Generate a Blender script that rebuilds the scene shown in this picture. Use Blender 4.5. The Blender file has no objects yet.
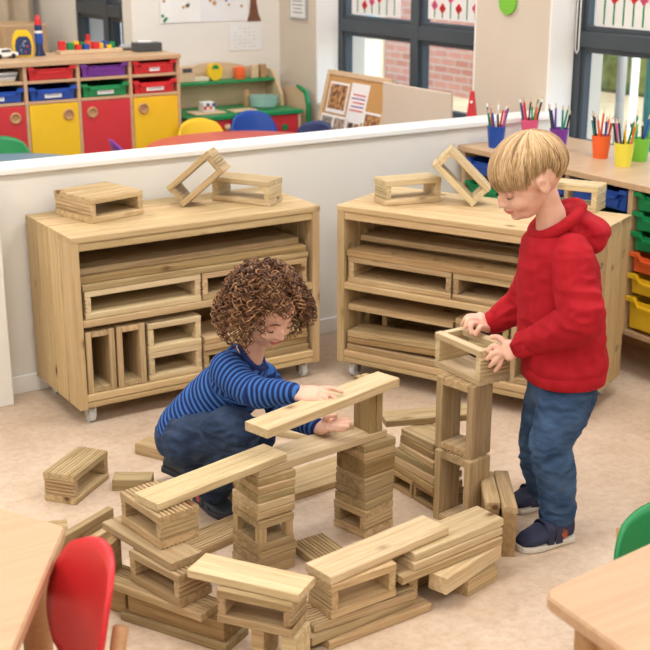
import bpy, bmesh, math, random
from mathutils import Vector, Matrix, noise, Euler
random.seed(7)
C = bpy.context.scene.collection
PI = math.pi
R = math.radians
# ------------------------------------------------------------------ camera (room axes: x along the half wall, y to the back)
F_PX, PITCH, CAM_H, HD = 1236., R(17.62), 1.5, R(32.33)
cam = bpy.data.cameras.new('camera'); cam.sensor_width = 36; cam.lens = F_PX * 36 / 650
cam_ob = bpy.data.objects.new('camera', cam); C.objects.link(cam_ob)
cam_ob.location = (0, 0, CAM_H); cam_ob.rotation_euler = (PI / 2 - PITCH, 0, -HD)
cam.clip_start = .05
cam.dof.use_dof = True; cam.dof.focus_distance = 3.15; cam.dof.aperture_fstop = 6.3
bpy.context.scene.camera = cam_ob
ch_, sh_ = math.cos(HD), math.sin(HD)

def ray(px, py):
    dx = (px - 325) / F_PX; dy = -(py - 325) / F_PX
    X, Y, Z = dx, math.cos(PITCH) + dy * math.sin(PITCH), -math.sin(PITCH) + dy * math.cos(PITCH)
    return Vector((X * ch_ + Y * sh_, -X * sh_ + Y * ch_, Z))
def at(px, py, z=0.):
    """point at height z seen at a measured spot of the photograph"""
    v = ray(px, py); t = (z - CAM_H) / v.z
    return Vector((0, 0, CAM_H)) + v * t
def L(px, py, Y):
    """measured joint at depth Y, in axes turned like the viewer (x right, y away)"""
    dx = (px - 325) / F_PX; dy = -(py - 325) / F_PX
    v = Vector((dx, math.cos(PITCH) + dy * math.sin(PITCH), -math.sin(PITCH) + dy * math.cos(PITCH)))
    t = Y / v.y
    return Vector((v.x * t, Y, CAM_H + v.z * t))

# ------------------------------------------------------------------ materials
def mat(name, col, rough=.6, spec=.3, metallic=0, coat=0):
    m = bpy.data.materials.new(name); m.use_nodes = True
    b = m.node_tree.nodes['Principled BSDF']
    b.inputs['Base Color'].default_value = (*col, 1); b.inputs['Roughness'].default_value = rough
    b.inputs['Specular IOR Level'].default_value = spec; b.inputs['Metallic'].default_value = metallic
    b.inputs['Coat Weight'].default_value = coat
    return m
def N(m, t, **k):
    n = m.node_tree.nodes.new(t)
    for a, b in k.items():
        if a in n.inputs.keys(): n.inputs[a].default_value = b
        else: setattr(n, a, b)
    return n
def lk(m, a, b): m.node_tree.links.new(a, b)
def ramp(m, fac, stops):
    r = N(m, 'ShaderNodeValToRGB'); e = r.color_ramp.elements
    while len(e) < len(stops): e.new(.5)
    for el, (p, c) in zip(e, stops): el.position = p; el.color = (*c, 1)
    lk(m, fac, r.inputs['Fac']); return r
def mixc(m, fac, a, b, mode='MIX'):
    x = N(m, 'ShaderNodeMix', data_type='RGBA', blend_type=mode)
    for s, v in ((x.inputs['Factor'], fac), (x.inputs[6], a), (x.inputs[7], b)):
        if hasattr(v, 'node'): lk(m, v, s)
        elif isinstance(v, (int, float)): s.default_value = v
        else: s.default_value = (*v, 1)
    return x.outputs[2]
def noisy(name, c1, c2, scale=8, rough=.6, detail=4, bump=0, spec=.3, stretch=(1, 1, 1), coat=0, bscale=None):
    m = mat(name, c1, rough, spec, coat=coat); b = m.node_tree.nodes['Principled BSDF']
    tc = N(m, 'ShaderNodeTexCoord'); mp = N(m, 'ShaderNodeMapping'); mp.inputs['Scale'].default_value = stretch
    lk(m, tc.outputs['Object'], mp.inputs['Vector'])
    n = N(m, 'ShaderNodeTexNoise', Scale=scale, Detail=detail); lk(m, mp.outputs[0], n.inputs['Vector'])
    r = ramp(m, n.outputs['Fac'], ((.35, c1), (.65, c2))); lk(m, r.outputs[0], b.inputs['Base Color'])
    if bump:
        n2 = N(m, 'ShaderNodeTexNoise', Scale=bscale or scale * 3, Detail=3); lk(m, mp.outputs[0], n2.inputs['Vector'])
        bp = N(m, 'ShaderNodeBump', Strength=bump, Distance=.01); lk(m, n2.outputs['Fac'], bp.inputs['Height']); lk(m, bp.outputs[0], b.inputs['Normal'])
    return m
def wood(name, light, dark, knot=(.16, .075, .03), tint=.25, knots=True, rough=.62, green=.0, gscale=1.):
    m = mat(name, light, rough, .25); b = m.node_tree.nodes['Principled BSDF']
    tc = N(m, 'ShaderNodeTexCoord'); oi = N(m, 'ShaderNodeObjectInfo')
    ad = N(m, 'ShaderNodeVectorMath', operation='ADD'); sc = N(m, 'ShaderNodeVectorMath', operation='SCALE')
    cb = N(m, 'ShaderNodeCombineXYZ'); cb.inputs[0].default_value = 1; cb.inputs[1].default_value = .37; cb.inputs[2].default_value = .71
    lk(m, cb.outputs[0], sc.inputs[0]); mu = N(m, 'ShaderNodeMath', operation='MULTIPLY'); mu.inputs[1].default_value = 17
    lk(m, oi.outputs['Random'], mu.inputs[0]); lk(m, mu.outputs[0], sc.inputs['Scale'])
    lk(m, tc.outputs['Object'], ad.inputs[0]); lk(m, sc.outputs[0], ad.inputs[1])
    mp = N(m, 'ShaderNodeMapping'); mp.inputs['Scale'].default_value = (1.6 * gscale, 38 * gscale, 38 * gscale); lk(m, ad.outputs[0], mp.inputs['Vector'])
    n = N(m, 'ShaderNodeTexNoise', Scale=1.5, Detail=9, Roughness=.72, Distortion=.9); lk(m, mp.outputs[0], n.inputs['Vector'])
    r = ramp(m, n.outputs['Fac'], ((.36, dark), (.48, tuple(.5 * (a + c) for a, c in zip(light, dark))), (.58, light)))
    mp2 = N(m, 'ShaderNodeMapping'); mp2.inputs['Scale'].default_value = (3, 9, 9); lk(m, ad.outputs[0], mp2.inputs['Vector'])
    n2 = N(m, 'ShaderNodeTexNoise', Scale=1.2, Detail=2); lk(m, mp2.outputs[0], n2.inputs['Vector'])
    col = mixc(m, n2.outputs['Fac'], r.outputs[0], tuple(c * .72 for c in light), 'MIX')
    col = mixc(m, .35, r.outputs[0], col)
    # every piece has its own tone
    hv = N(m, 'ShaderNodeHueSaturation'); lk(m, col, hv.inputs['Color'])
    mr = N(m, 'ShaderNodeMapRange'); mr.inputs['To Min'].default_value = 1 - tint; mr.inputs['To Max'].default_value = 1 + tint * .45
    lk(m, oi.outputs['Random'], mr.inputs['Value']); lk(m, mr.outputs[0], hv.inputs['Value'])
    m2 = N(m, 'ShaderNodeMath', operation='MULTIPLY'); m2.inputs[1].default_value = 7.31; lk(m, oi.outputs['Random'], m2.inputs[0])
    m3 = N(m, 'ShaderNodeMath', operation='FRACT'); lk(m, m2.outputs[0], m3.inputs[0])
    mr2 = N(m, 'ShaderNodeMapRange'); mr2.inputs['To Min'].default_value = .494; mr2.inputs['To Max'].default_value = .506
    lk(m, m3.outputs[0], mr2.inputs['Value']); lk(m, mr2.outputs[0], hv.inputs['Hue'])
    out = hv.outputs[0]
    if knots:
        mp3 = N(m, 'ShaderNodeMapping'); mp3.inputs['Scale'].default_value = (5.2, 9, 9); lk(m, ad.outputs[0], mp3.inputs['Vector'])
        v = N(m, 'ShaderNodeTexVoronoi', Scale=1.0); lk(m, mp3.outputs[0], v.inputs['Vector'])
        rk = ramp(m, v.outputs['Distance'], ((.05, (1, 1, 1)), (.10, (.3, .3, .3)), (.16, (0, 0, 0))))
        out = mixc(m, rk.outputs[0], out, knot)
    lk(m, out, b.inputs['Base Color'])
    bp = N(m, 'ShaderNodeBump', Strength=.35, Distance=.003); lk(m, n.outputs['Fac'], bp.inputs['Height']); lk(m, bp.outputs[0], b.inputs['Normal'])
    return m
M = {}
M['pine'] = wood('treated_pine', (.63, .468, .270), (.36, .235, .105))
M['pine_pale'] = wood('pale_pine', (.72, .58, .36), (.50, .36, .19), tint=.14)
M['pine_brown'] = wood('brown_pine', (.46, .315, .15), (.28, .17, .07), tint=.2)
M['pine_green'] = wood('greenish_pine', (.50, .375, .20), (.29, .20, .09), tint=.2)
M['cab'] = wood('cabinet_pine', (.67, .50, .28), (.50, .345, .165), tint=.16)
M['beech'] = wood('beech_veneer', (.62, .415, .25), (.54, .345, .20), tint=.03, knots=False, rough=.4, gscale=.7)
M['beech_edge'] = wood('beech_edge', (.55, .31, .15), (.45, .24, .11), tint=.03, knots=False, rough=.4)
M['birch'] = wood('birch_ply', (.72, .54, .35), (.62, .45, .28), tint=.05, knots=False, rough=.5)
M['wall'] = noisy('wall_paint', (.77, .745, .695), (.79, .765, .715), 3, .7, bump=.02)
M['wall_beige_shaded'] = noisy('beige_wall_with_shade', (.62, .55, .46), (.64, .57, .48), 3, .75)  # beige, with the window wall's shade mixed into the colour
M['ceil'] = noisy('ceiling_tile', (.85, .84, .82), (.82, .81, .79), 6, .8)
M['trim'] = noisy('white_gloss_trim', (.84, .83, .80), (.86, .85, .82), 4, .35)
# floor: mottled pink-beige linoleum
m = M['floor'] = mat('mottled_lino', (.6, .45, .35), .42, .35); b = m.node_tree.nodes['Principled BSDF']
tc = N(m, 'ShaderNodeTexCoord')
n1 = N(m, 'ShaderNodeTexNoise', Scale=9, Detail=6, Roughness=.7, Distortion=.8); lk(m, tc.outputs['Object'], n1.inputs['Vector'])
n2 = N(m, 'ShaderNodeTexNoise', Scale=42, Detail=4, Roughness=.7); lk(m, tc.outputs['Object'], n2.inputs['Vector'])
r1 = ramp(m, n1.outputs['Fac'], ((.32, (.545, .40, .285)), (.5, (.63, .49, .37)), (.68, (.69, .565, .45))))
r2 = ramp(m, n2.outputs['Fac'], ((.35, (.47, .335, .235)), (.52, (.63, .49, .37)), (.7, (.72, .60, .48))))
lk(m, mixc(m, .42, r1.outputs[0], r2.outputs[0]), b.inputs['Base Color'])
FL = {}
for k, c in dict(red=(.60, .025, .03), blue=(.015, .07, .36), green=(.01, .24, .075), yellow=(.82, .53, .02), orange=(.80, .13, .03),
                 purple=(.17, .035, .30), lime=(.19, .52, .05), pink=(.66, .10, .22), white=(.8, .8, .78), black=(.02, .02, .022),
                 grey=(.35, .36, .37), darkgrey=(.055, .06, .065), teal=(.02, .22, .20), lightblue=(.12, .32, .62), navy=(.02, .035, .12),
                 doorred=(.56, .035, .045), dooryellow=(.80, .50, .02), tablered=(.55, .10, .09), tableblue=(.13, .24, .33),
                 cream=(.72, .63, .48), skyblue=(.25, .45, .62), tan=(.45, .27, .13), cork=(.50, .28, .10), cupyellow=(.74, .66, .07)).items():
    FL[k] = noisy('paint_' + k, c, tuple(min(1, v * 1.06) for v in c), 12, .38, spec=.4)
M['frame'] = noisy('window_frame_grey', (.055, .07, .085), (.065, .08, .095), 5, .4)
M['metal'] = mat('steel', (.6, .6, .62), .3, .5, 1)
M['caster'] = mat('clear_grey_plastic', (.62, .66, .68), .25, .5)
m = M['glass'] = bpy.data.materials.new('pane_glass'); m.use_nodes = True; nt = m.node_tree; nt.nodes.clear()
o_ = nt.nodes.new('ShaderNodeOutputMaterial'); tr = nt.nodes.new('ShaderNodeBsdfTransparent'); gl = nt.nodes.new('ShaderNodeBsdfGlossy')
gl.inputs['Roughness'].default_value = .02; tr.inputs['Color'].default_value = (.93, .96, .96, 1); mx = nt.nodes.new('ShaderNodeMixShader'); lw = nt.nodes.new('ShaderNodeLayerWeight'); lw.inputs[0].default_value = .5; fp = nt.nodes.new('ShaderNodeMath'); fp.operation = 'POWER'; fp.inputs[1].default_value = 5; fr = nt.nodes.new('ShaderNodeMath'); fr.operation = 'MULTIPLY_ADD'; fr.inputs[1].default_value = .6; fr.inputs[2].default_value = .03
nt.links.new(lw.outputs['Facing'], fp.inputs[0]); nt.links.new(fp.outputs[0], fr.inputs[0]); nt.links.new(fr.outputs[0], mx.inputs[0]); nt.links.new(tr.outputs[0], mx.inputs[1]); nt.links.new(gl.outputs[0], mx.inputs[2]); nt.links.new(mx.outputs[0], o_.inputs[0])
m = M['bowl'] = mat('clear_bowl', (.35, .6, .55), .1, .5); m.node_tree.nodes['Principled BSDF'].inputs['Alpha'].default_value = .45
m = M['brick'] = mat('red_brick', (.45, .2, .13), .85, .2); b = m.node_tree.nodes['Principled BSDF']
tc = N(m, 'ShaderNodeTexCoord'); mp = N(m, 'ShaderNodeMapping'); mp.inputs['Rotation'].default_value = (0, 0, 0)
sp = N(m, 'ShaderNodeSeparateXYZ'); cbn = N(m, 'ShaderNodeCombineXYZ'); lk(m, tc.outputs['Object'], sp.inputs[0])
lk(m, sp.outputs[1], cbn.inputs[0]); lk(m, sp.outputs[2], cbn.inputs[1])
bt = N(m, 'ShaderNodeTexBrick', Scale=1.0); bt.inputs['Color1'].default_value = (.34, .145, .105, 1); bt.inputs['Color2'].default_value = (.42, .20, .15, 1); bt.inputs['Mortar'].default_value = (.38, .32, .27, 1)
bt.inputs['Brick Width'].default_value = .22; bt.inputs['Row Height'].default_value = .075; bt.inputs['Mortar Size'].default_value = .008
lk(m, cbn.outputs[0], bt.inputs['Vector']); lk(m, bt.outputs['Color'], b.inputs['Base Color'])
M['paving'] = noisy('pale_paving', (.33, .33, .32), (.38, .37, .35), 2, .9)
M['sand'] = noisy('yellow_soft_surface', (.42, .36, .23), (.48, .42, .28), 3, .9)
M['hedge'] = noisy('hedge_leaves', (.08, .13, .04), (.22, .27, .10), 7, .9, bump=.6)
M['curtain'] = noisy('beige_curtain', (.50, .41, .30), (.56, .47, .36), 4, .85)
M['paper'] = noisy('white_paper', (.80, .80, .80), (.76, .76, .77), 9, .8)
M['skin'] = noisy('skin', (.72, .42, .31), (.80, .50, .385), 14, .5, spec=.35, bump=.02)
m = M['skin']; m.node_tree.nodes['Principled BSDF'].inputs['Subsurface Weight'].default_value = .12; m.node_tree.nodes['Principled BSDF'].inputs['Subsurface Radius'].default_value = (.01, .004, .002)
m = M['lid'] = mat('eyelid_skin', (.62, .34, .25), .55)
M['lips'] = noisy('lips', (.55, .17, .14), (.60, .20, .17), 20, .45)
M['cheek'] = M['skin']
M['eye'] = mat('eye_white', (.75, .72, .70), .2, .5); M['iris'] = mat('iris', (.05, .06, .07), .2, .5); M['lash'] = mat('eyelash', (.10, .05, .03), .7)
M['hood'] = noisy('red_sweatshirt', (.36, .010, .018), (.42, .014, .024), 30, .85, spec=.15, bump=.35, bscale=16)
M['seam'] = mat('dark_red_seam', (.27, .006, .015), .9, .1)
def denim(name, a, b_):
    m = noisy(name, a, b_, 9, .8, spec=.2, bump=.5, bscale=26, stretch=(1, 1, 2.2)); return m
M['jeans'] = denim('blue_denim', (.018, .045, .11), (.065, .125, .24))
M['jeans2'] = denim('dark_denim', (.012, .024, .060), (.040, .068, .135))
M['shoe'] = noisy('navy_suede', (.02, .026, .06), (.035, .04, .08), 20, .8)
M['shoe2'] = noisy('charcoal_mesh', (.035, .045, .06), (.06, .07, .085), 20, .8)
M['sole'] = noisy('pale_rubber', (.62, .58, .52), (.68, .64, .58), 10, .7)
M['sole2'] = noisy('dark_rubber', (.03, .035, .045), (.05, .05, .06), 10, .7)
M['orange_patch'] = noisy('orange_camouflage', (.55, .10, .03), (.16, .05, .04), 40, .8)
M['red_patch'] = mat('red_patch', (.45, .06, .04), .7)
# striped jersey: stripes follow a per-vertex sleeve/torso coordinate
m = M['stripe'] = mat('blue_striped_jersey', (.02, .08, .3), .85, .15); b = m.node_tree.nodes['Principled BSDF']
at_ = N(m, 'ShaderNodeAttribute', attribute_name='stripe'); mm = N(m, 'ShaderNodeMath', operation='MULTIPLY'); mm.inputs[1].default_value = 2 * PI / .0155
lk(m, at_.outputs['Fac'], mm.inputs[0]); sn = N(m, 'ShaderNodeMath', operation='SINE'); lk(m, mm.outputs[0], sn.inputs[0])
mrr = N(m, 'ShaderNodeMapRange'); mrr.inputs['From Min'].default_value = -.15; mrr.inputs['From Max'].default_value = .55; lk(m, sn.outputs[0], mrr.inputs['Value'])
lk(m, mixc(m, mrr.outputs[0], (.012, .026, .11), (.05, .155, .47)), b.inputs['Base Color'])
def hairmat(name, c1, c2, c3):
    m = mat(name, c1, .45, .35); b = m.node_tree.nodes['Principled BSDF']
    a = N(m, 'ShaderNodeAttribute', attribute_name='tone'); r = ramp(m, a.outputs['Fac'], ((0, c1), (.5, c2), (1, c3)))
    lk(m, r.outputs[0], b.inputs['Base Color']); return m
M['blond'] = hairmat('blond_hair', (.20, .11, .045), (.50, .33, .165), (.74, .55, .33))
M['brown_hair'] = hairmat('brown_curls', (.05, .021, .010), (.15, .065, .028), (.42, .23, .11))

# ------------------------------------------------------------------ mesh helpers
def new_ob(name, me, parent=None, m=None, loc=(0, 0, 0), rot=(0, 0, 0), smooth=False):
    o = bpy.data.objects.new(name, me); C.objects.link(o)
    if m is not None and me is not None and not me.materials:
        for x in (m if isinstance(m, (list, tuple)) else [m]): me.materials.append(x)
    if parent: o.parent = parent
    o.location = loc; o.rotation_euler = rot
    if smooth: me.shade_smooth()
    return o
def tag(o, label, cat, group=None, kind=None):
    if label: o['label'] = label
    if cat: o['category'] = cat
    if group: o['group'] = group
    if kind: o['kind'] = kind
    return o
def empty(name, loc, rz=0, rot=None):
    o = bpy.data.objects.new(name, None); C.objects.link(o); o.empty_display_size = .05
    o.location = loc; o.rotation_euler = rot if rot else (0, 0, rz); return o
class MB:
    def __init__(s): s.bm = bmesh.new(); s.mi = 0
    def box(s, x0, x1, y0, y1, z0, z1, bev=0, mtx=None):
        vs = [s.bm.verts.new((x, y, z)) for z in (z0, z1) for y in (y0, y1) for x in (x0, x1)]
        fs = [s.bm.faces.new([vs[i] for i in f]) for f in ((0, 2, 3, 1), (4, 5, 7, 6), (0, 1, 5, 4), (2, 6, 7, 3), (0, 4, 6, 2), (1, 3, 7, 5))]
        for f in fs: f.material_index = s.mi
        if bev:
            es = list({e for f in fs for e in f.edges})
            r = bmesh.ops.bevel(s.bm, geom=es, offset=bev, segments=2, profile=.5, affect='EDGES')
            vs = list({v for f in r['faces'] for v in f.verts} | {v for v in vs if v.is_valid})
            for f in r['faces']: f.material_index = s.mi
        if mtx: bmesh.ops.transform(s.bm, matrix=mtx, verts=[v for v in vs if v.is_valid])
        return s
    def ring(s, pts): return [s.bm.verts.new(p) for p in pts]
    def skin(s, rings, cap=True, closed=True):
        rs = [s.ring(r) for r in rings]; n = len(rs[0])
        for a, b in zip(rs, rs[1:]):
            for i in range(n if closed else n - 1):
                f = s.bm.faces.new((a[i], a[(i + 1) % n], b[(i + 1) % n], b[i])); f.material_index = s.mi
        if cap and closed:
            s.bm.faces.new(rs[0][::-1]).material_index = s.mi; s.bm.faces.new(rs[-1]).material_index = s.mi
        return s
    def tube(s, pts, rad, n=10, cap=True):
        pts = [Vector(p) for p in pts]; rings = []; prev = None
        for i, p in enumerate(pts):
            d = (pts[min(i + 1, len(pts) - 1)] - pts[max(i - 1, 0)]).normalized()
            if prev is None: a = d.orthogonal().normalized()
            else: a = (prev - d * prev.dot(d)); a = a.normalized() if a.length > 1e-6 else d.orthogonal().normalized()
            prev = a; bq = d.cross(a); r = rad[i] if isinstance(rad, (list, tuple)) else rad
            rings.append([p + (a * math.cos(t) + bq * math.sin(t)) * r for t in (2 * PI * k / n for k in range(n))])
        return s.skin(rings, cap)
    def lathe(s, prof, n=20, loc=(0, 0, 0)):
        return s.skin([[(loc[0] + r * math.cos(2 * PI * k / n), loc[1] + r * math.sin(2 * PI * k / n), loc[2] + z) for k in range(n)] for r, z in prof])
    def prism(s, poly, y0, y1, axis='y'):
        def P(a, b, c): return (a, c, b) if axis == 'y' else ((a, b, c) if axis == 'z' else (c, a, b))
        A = [s.bm.verts.new(P(a, b, y0)) for a, b in poly]; B = [s.bm.verts.new(P(a, b, y1)) for a, b in poly]; n = len(poly)
        for i in range(n): s.bm.faces.new((A[i], A[(i + 1) % n], B[(i + 1) % n], B[i])).material_index = s.mi
        s.bm.faces.new(A[::-1]).material_index = s.mi; s.bm.faces.new(B).material_index = s.mi
        return s
    def ball(s, c, r, seg=14, mtx=None):
        r = r if isinstance(r, (tuple, list)) else (r, r, r)
        q = bmesh.ops.create_uvsphere(s.bm, u_segments=seg, v_segments=max(6, seg // 2 + 2), radius=1)
        mm_ = Matrix.Translation(Vector(c)) @ (mtx.to_4x4() if mtx else Matrix()) @ Matrix.Diagonal((*r, 1))
        bmesh.ops.transform(s.bm, matrix=mm_, verts=q['verts'])
        for v in q['verts']:
            for f in v.link_faces: f.material_index = s.mi
        return s
    def mesh(s, name='m', smooth=False):
        bmesh.ops.recalc_face_normals(s.bm, faces=s.bm.faces[:])
        me = bpy.data.meshes.new(name); s.bm.to_mesh(me); s.bm.free()
        if smooth: me.shade_smooth()
        return me
    def build(s, name, m, parent=None, loc=(0, 0, 0), rot=(0, 0, 0), smooth=False):
        me = s.mesh(name, smooth)
        for x in (m if isinstance(m, (list, tuple)) else [m]): me.materials.append(x)
        return new_ob(name, me, parent, None, loc, rot)

# a timber board, grain along its local x, optional fine grooves on the top or bottom face
_bc = {}
def board_mesh(Lx, W, T, groove='', holes=(), m='pine'):
    key = (round(Lx, 4), round(W, 4), round(T, 4), groove, tuple(holes), m)
    if key in _bc: return _bc[key]
    c = .0042 if m == 'cab' else min(.0028, T * .16); prof = []
    def side(y0, y1, z, grooved, sgn):
        out = []
        if grooved:
            n = max(3, int(round((abs(y1 - y0)) / (.0085 if 'f' in groove else .0108)))); st = (y1 - y0) / n; dep = (.0013 if 'f' in groove else .0042) * sgn
            for i in range(n):
                a = y0 + st * i
                out += [(a + .0 * st, z), (a + .52 * st, z), (a + .64 * st, z - dep), (a + .88 * st, z - dep)]
            out.append((y1, z))
        else: out = [(y0, z), (y1, z)]
        return out
    h = W / 2
    prof += side(-h + c, h - c, 0, 'b' in groove, -1) + [(h - c * .3, c * .3), (h, c)]
    prof += [(h, T - c), (h - c * .3, T - c * .3)] + side(h - c, -h + c, T, 't' in groove or 'f' in groove, 1) + [(-h + c * .3, T - c * .3), (-h, T - c), (-h, c), (-h + c * .3, c * .3)]
    mb = MB(); e = .0012
    cy, cz = 0, T / 2
    def ringx(x, k): return [(x, cy + (y - cy) * (1 - k / h), cz + (z - cz) * (1 - k / (T / 2) * .8)) for y, z in prof]
    mb.skin([ringx(-Lx / 2, e), ringx(-Lx / 2 + e, 0), ringx(Lx / 2 - e, 0), ringx(Lx / 2, e)])
    me = mb.mesh('board')
    if holes:
        o = bpy.data.objects.new('tmp', me); C.objects.link(o); hb = MB()
        for (hx, hy, hr) in holes: hb.lathe([(hr, -.02), (hr, T + .02)], 14, (hx, hy, 0))
        ho = bpy.data.objects.new('tmpc', hb.mesh('h')); C.objects.link(ho)
        md = o.modifiers.new('b', 'BOOLEAN'); md.object = ho; md.operation = 'DIFFERENCE'; md.solver = 'EXACT'
        bpy.context.view_layer.update(); dg = bpy.context.evaluated_depsgraph_get(); dg.update(); me2 = bpy.data.meshes.new_from_object(o.evaluated_get(dg))
        bpy.data.objects.remove(o); bpy.data.objects.remove(ho); me = me2; me.materials.clear()
    me.materials.append(M[m]); _bc[key] = me; return me
PINES = ['pine', 'pine', 'pine_pale', 'pine_green', 'pine']
def pick(): return random.choice(PINES)

def plank(x, y, z, yaw, l, w, h, label, m=None, groove='', rot=None, holes=(), group=None, name='wooden_plank', cat='plank'):
    o = new_ob(name, board_mesh(l, w, h, groove, holes, m or pick()), loc=(x, y, z), rot=rot if rot else (0, 0, R(yaw)))
    return tag(o, label, cat, group)
def hollow(x, y, z, yaw, l, d, h, label, t=.02, rot=None, org=(0, 0, 0), m=None, upright=False, grt='t', group=None, four=False, holes=()):
    """hollow timber block, long side l, open through its depth d. org = which point of the base is the origin (-1..1)"""
    if upright: rot = (0, -PI / 2, 0)
    r = empty('hollow_block', (x, y, z), R(yaw), rot=rot)
    mm_ = m or random.choice(['pine', 'pine_pale', 'pine'])
    sx, sy = -org[0] * l / 2, -org[1] * d / 2
    Q = Matrix()
    if upright:  # stands on its end: yaw first, then tip
        r.rotation_euler = (Matrix.Rotation(R(yaw), 4, 'Z') @ Matrix.Rotation(-PI / 2, 4, 'Y')).to_euler()
        sx = l / 2; sz = -h / 2
    else: sz = 0
    def add(nm, me, lx, ly, lz, rt=(0, 0, 0)):
        return new_ob(nm, me, r, loc=(lx + sx, ly + sy, lz + sz), rot=rt)
    add('bottom_board', board_mesh(l, d, t, 'b' if 'b' in grt else '', holes, mm_), 0, 0, 0)
    add('top_board', board_mesh(l, d, t, 't' if 't' in grt else '', (), mm_), 0, 0, h - t)
    hh = h - 2 * t
    if four:
        for i in (-1, 1):
            for j in (-1, 1): add('corner_post', board_mesh(hh, .022, .022, '', (), mm_), i * (l / 2 - .0125) + .011, j * (d / 2 - .0125), t + hh / 2, (0, -PI / 2, 0))
    else:
        em = board_mesh(d - .003, hh, t, 't', (), mm_)
        # end boards: grain along the depth, grooved outer face
        q = Matrix.Rotation(PI / 2, 4, 'Z') @ Matrix.Rotation(PI / 2, 4, 'X')
        o = add('end_board', em, l / 2 - t, 0, t + hh / 2, q.to_euler())
        q2 = Matrix.Rotation(-PI / 2, 4, 'Z') @ Matrix.Rotation(PI / 2, 4, 'X')
        o = add('end_board', em, -l / 2 + t, 0, t + hh / 2, q2.to_euler())
    return tag(r, label, 'block', group)

# ================================================================== THE ROOM
def struct(name, mb, m, kind='structure', parent=None):
    o = mb.build(name, m, parent)
    if not parent: o['kind'] = kind
    return o
UW, VW, VH = 3.62, 6.20, 3.905       # right wall, far wall, half wall
ZC = 2.75
XL, YB, YBAY = -2.2, -1.6, 7.75       # left wall, wall behind the viewer, back of the bay
UB = 2.74                            # side wall of the bay
floor = struct('floor', MB().box(XL - .1, UW + .35, YB - .1, YBAY + .1, -.06, 0), M['floor'])
struct('ceiling', MB().box(XL - .1, UW + .35, YB - .1, YBAY + .1, ZC, ZC + .08), M['ceil'])
struct('wall_left', MB().box(XL - .1, XL, YB, YBAY, 0, ZC), M['wall'])
struct('wall_front', MB().box(XL, UW, YB - .1, YB, 0, ZC), M['wall'])
# right wall with two window openings
TW = .32
WA = (4.45, 5.81, .60, 2.25); WB = (1.9, 3.97, .585, 2.25)
mb = MB(); X0, X1 = UW, UW + TW
mb.box(X0, X1, YB, WB[0], 0, ZC); mb.box(X0, X1, WB[0], WB[1], 0, WB[2]); mb.box(X0, X1, WB[0], WB[1], WB[3], ZC)
mb.box(X0, X1, WB[1], WA[0], 0, ZC); mb.box(X0, X1, WA[0], WA[1], 0, WA[2]); mb.box(X0, X1, WA[0], WA[1], WA[3], ZC); mb.box(X0, X1, WA[1], VW + .12, 0, ZC)
struct('wall_right', mb, M['wall_beige_shaded'])
# white plaster reveals and sills
def reveal(name, w):
    y0, y1, z0, z1 = w; mb = MB()
    mb.box(X0 + .001, X0 + .135, y1 - .012, y1 + .0, z0, z1); mb.box(X0 + .001, X0 + .135, y0, y0 + .012, z0, z1)
    mb.box(X0 + .001, X0 + .135, y0 + .012, y1 - .012, z1 - .012, z1); mb.box(X0 - .0, X0 + .135, y0 + .012, y1 - .012, z0, z0 + .015)
    struct(name, mb, M['trim'])
reveal('trim_2', WA); reveal('trim_3', WB)
def window(name, w, mulls, bars, x=X0 + .14, fw=.055, sub=.035):
    y0, y1, z0, z1 = w
    f = empty(name, (x, (y0 + y1) / 2, z0)); f['kind'] = 'structure'
    cy = (y0 + y1) / 2
    mb = MB(); A = lambda a, b, c, d, dx=0: mb.box(-.0 + dx, .07, a - cy, b - cy, c - z0, d - z0, .004)
    A(y0, y0 + fw, z0, z1); A(y1 - fw, y1, z0, z1); A(y0 + fw, y1 - fw, z0, z0 + fw); A(y0 + fw, y1 - fw, z1 - fw, z1)
    for q in mulls: A(q - .032, q + .032, z0 + fw, z1 - fw, -.008)
    for q in bars: A(y0 + fw, y1 - fw, q - .034, q + .034, -.004)
    mb.build('window_frame', M['frame'], f)
    ys = [y0 + fw] + sorted(mulls) + [y1 - fw]; zs = [z0 + fw] + sorted(bars) + [z1 - fw]
    for a, b in zip(ys, ys[1:]):
        for c, d in zip(zs, zs[1:]):
            MB().box(.03, .036, a - cy, b - cy, c - z0, d - z0).build('pane', M['glass'], f)
            s = MB(); a2, b2, c2, d2 = a - cy + (.032 if a != ys[0] else 0), b - cy - (.032 if b != ys[-1] else 0), c - z0 + (.034 if c != zs[0] else 0), d - z0 - (.034 if d != zs[-1] else 0)
            for q in ((a2, a2 + sub * .6, c2, d2), (b2 - sub * .6, b2, c2, d2), (a2 + sub * .6, b2 - sub * .6, c2, c2 + sub * .6), (a2 + sub * .6, b2 - sub * .6, d2 - sub * .6, d2)): s.box(.012, .05, *q, .002)
            s.build('sash', M['frame'], f)
    return f
window('window_1', WA, [5.10], [1.023], fw=.045)
window('window_2', WB, [2.8], [1.073], fw=.045)
# blind cord tube beside window_2
o = MB().tube([(X0 + .12, 3.935, 1.45), (X0 + .12, 3.935, 1.03), (X0 + .115, 3.92, 1.015), (X0 + .11, 3.905, 1.03), (X0 + .11, 3.905, 1.45)], .003, 6).build('blind_cord', M['trim'])
tag(o, 'white looped blind cord hanging beside the right-hand window', 'cord')
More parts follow.
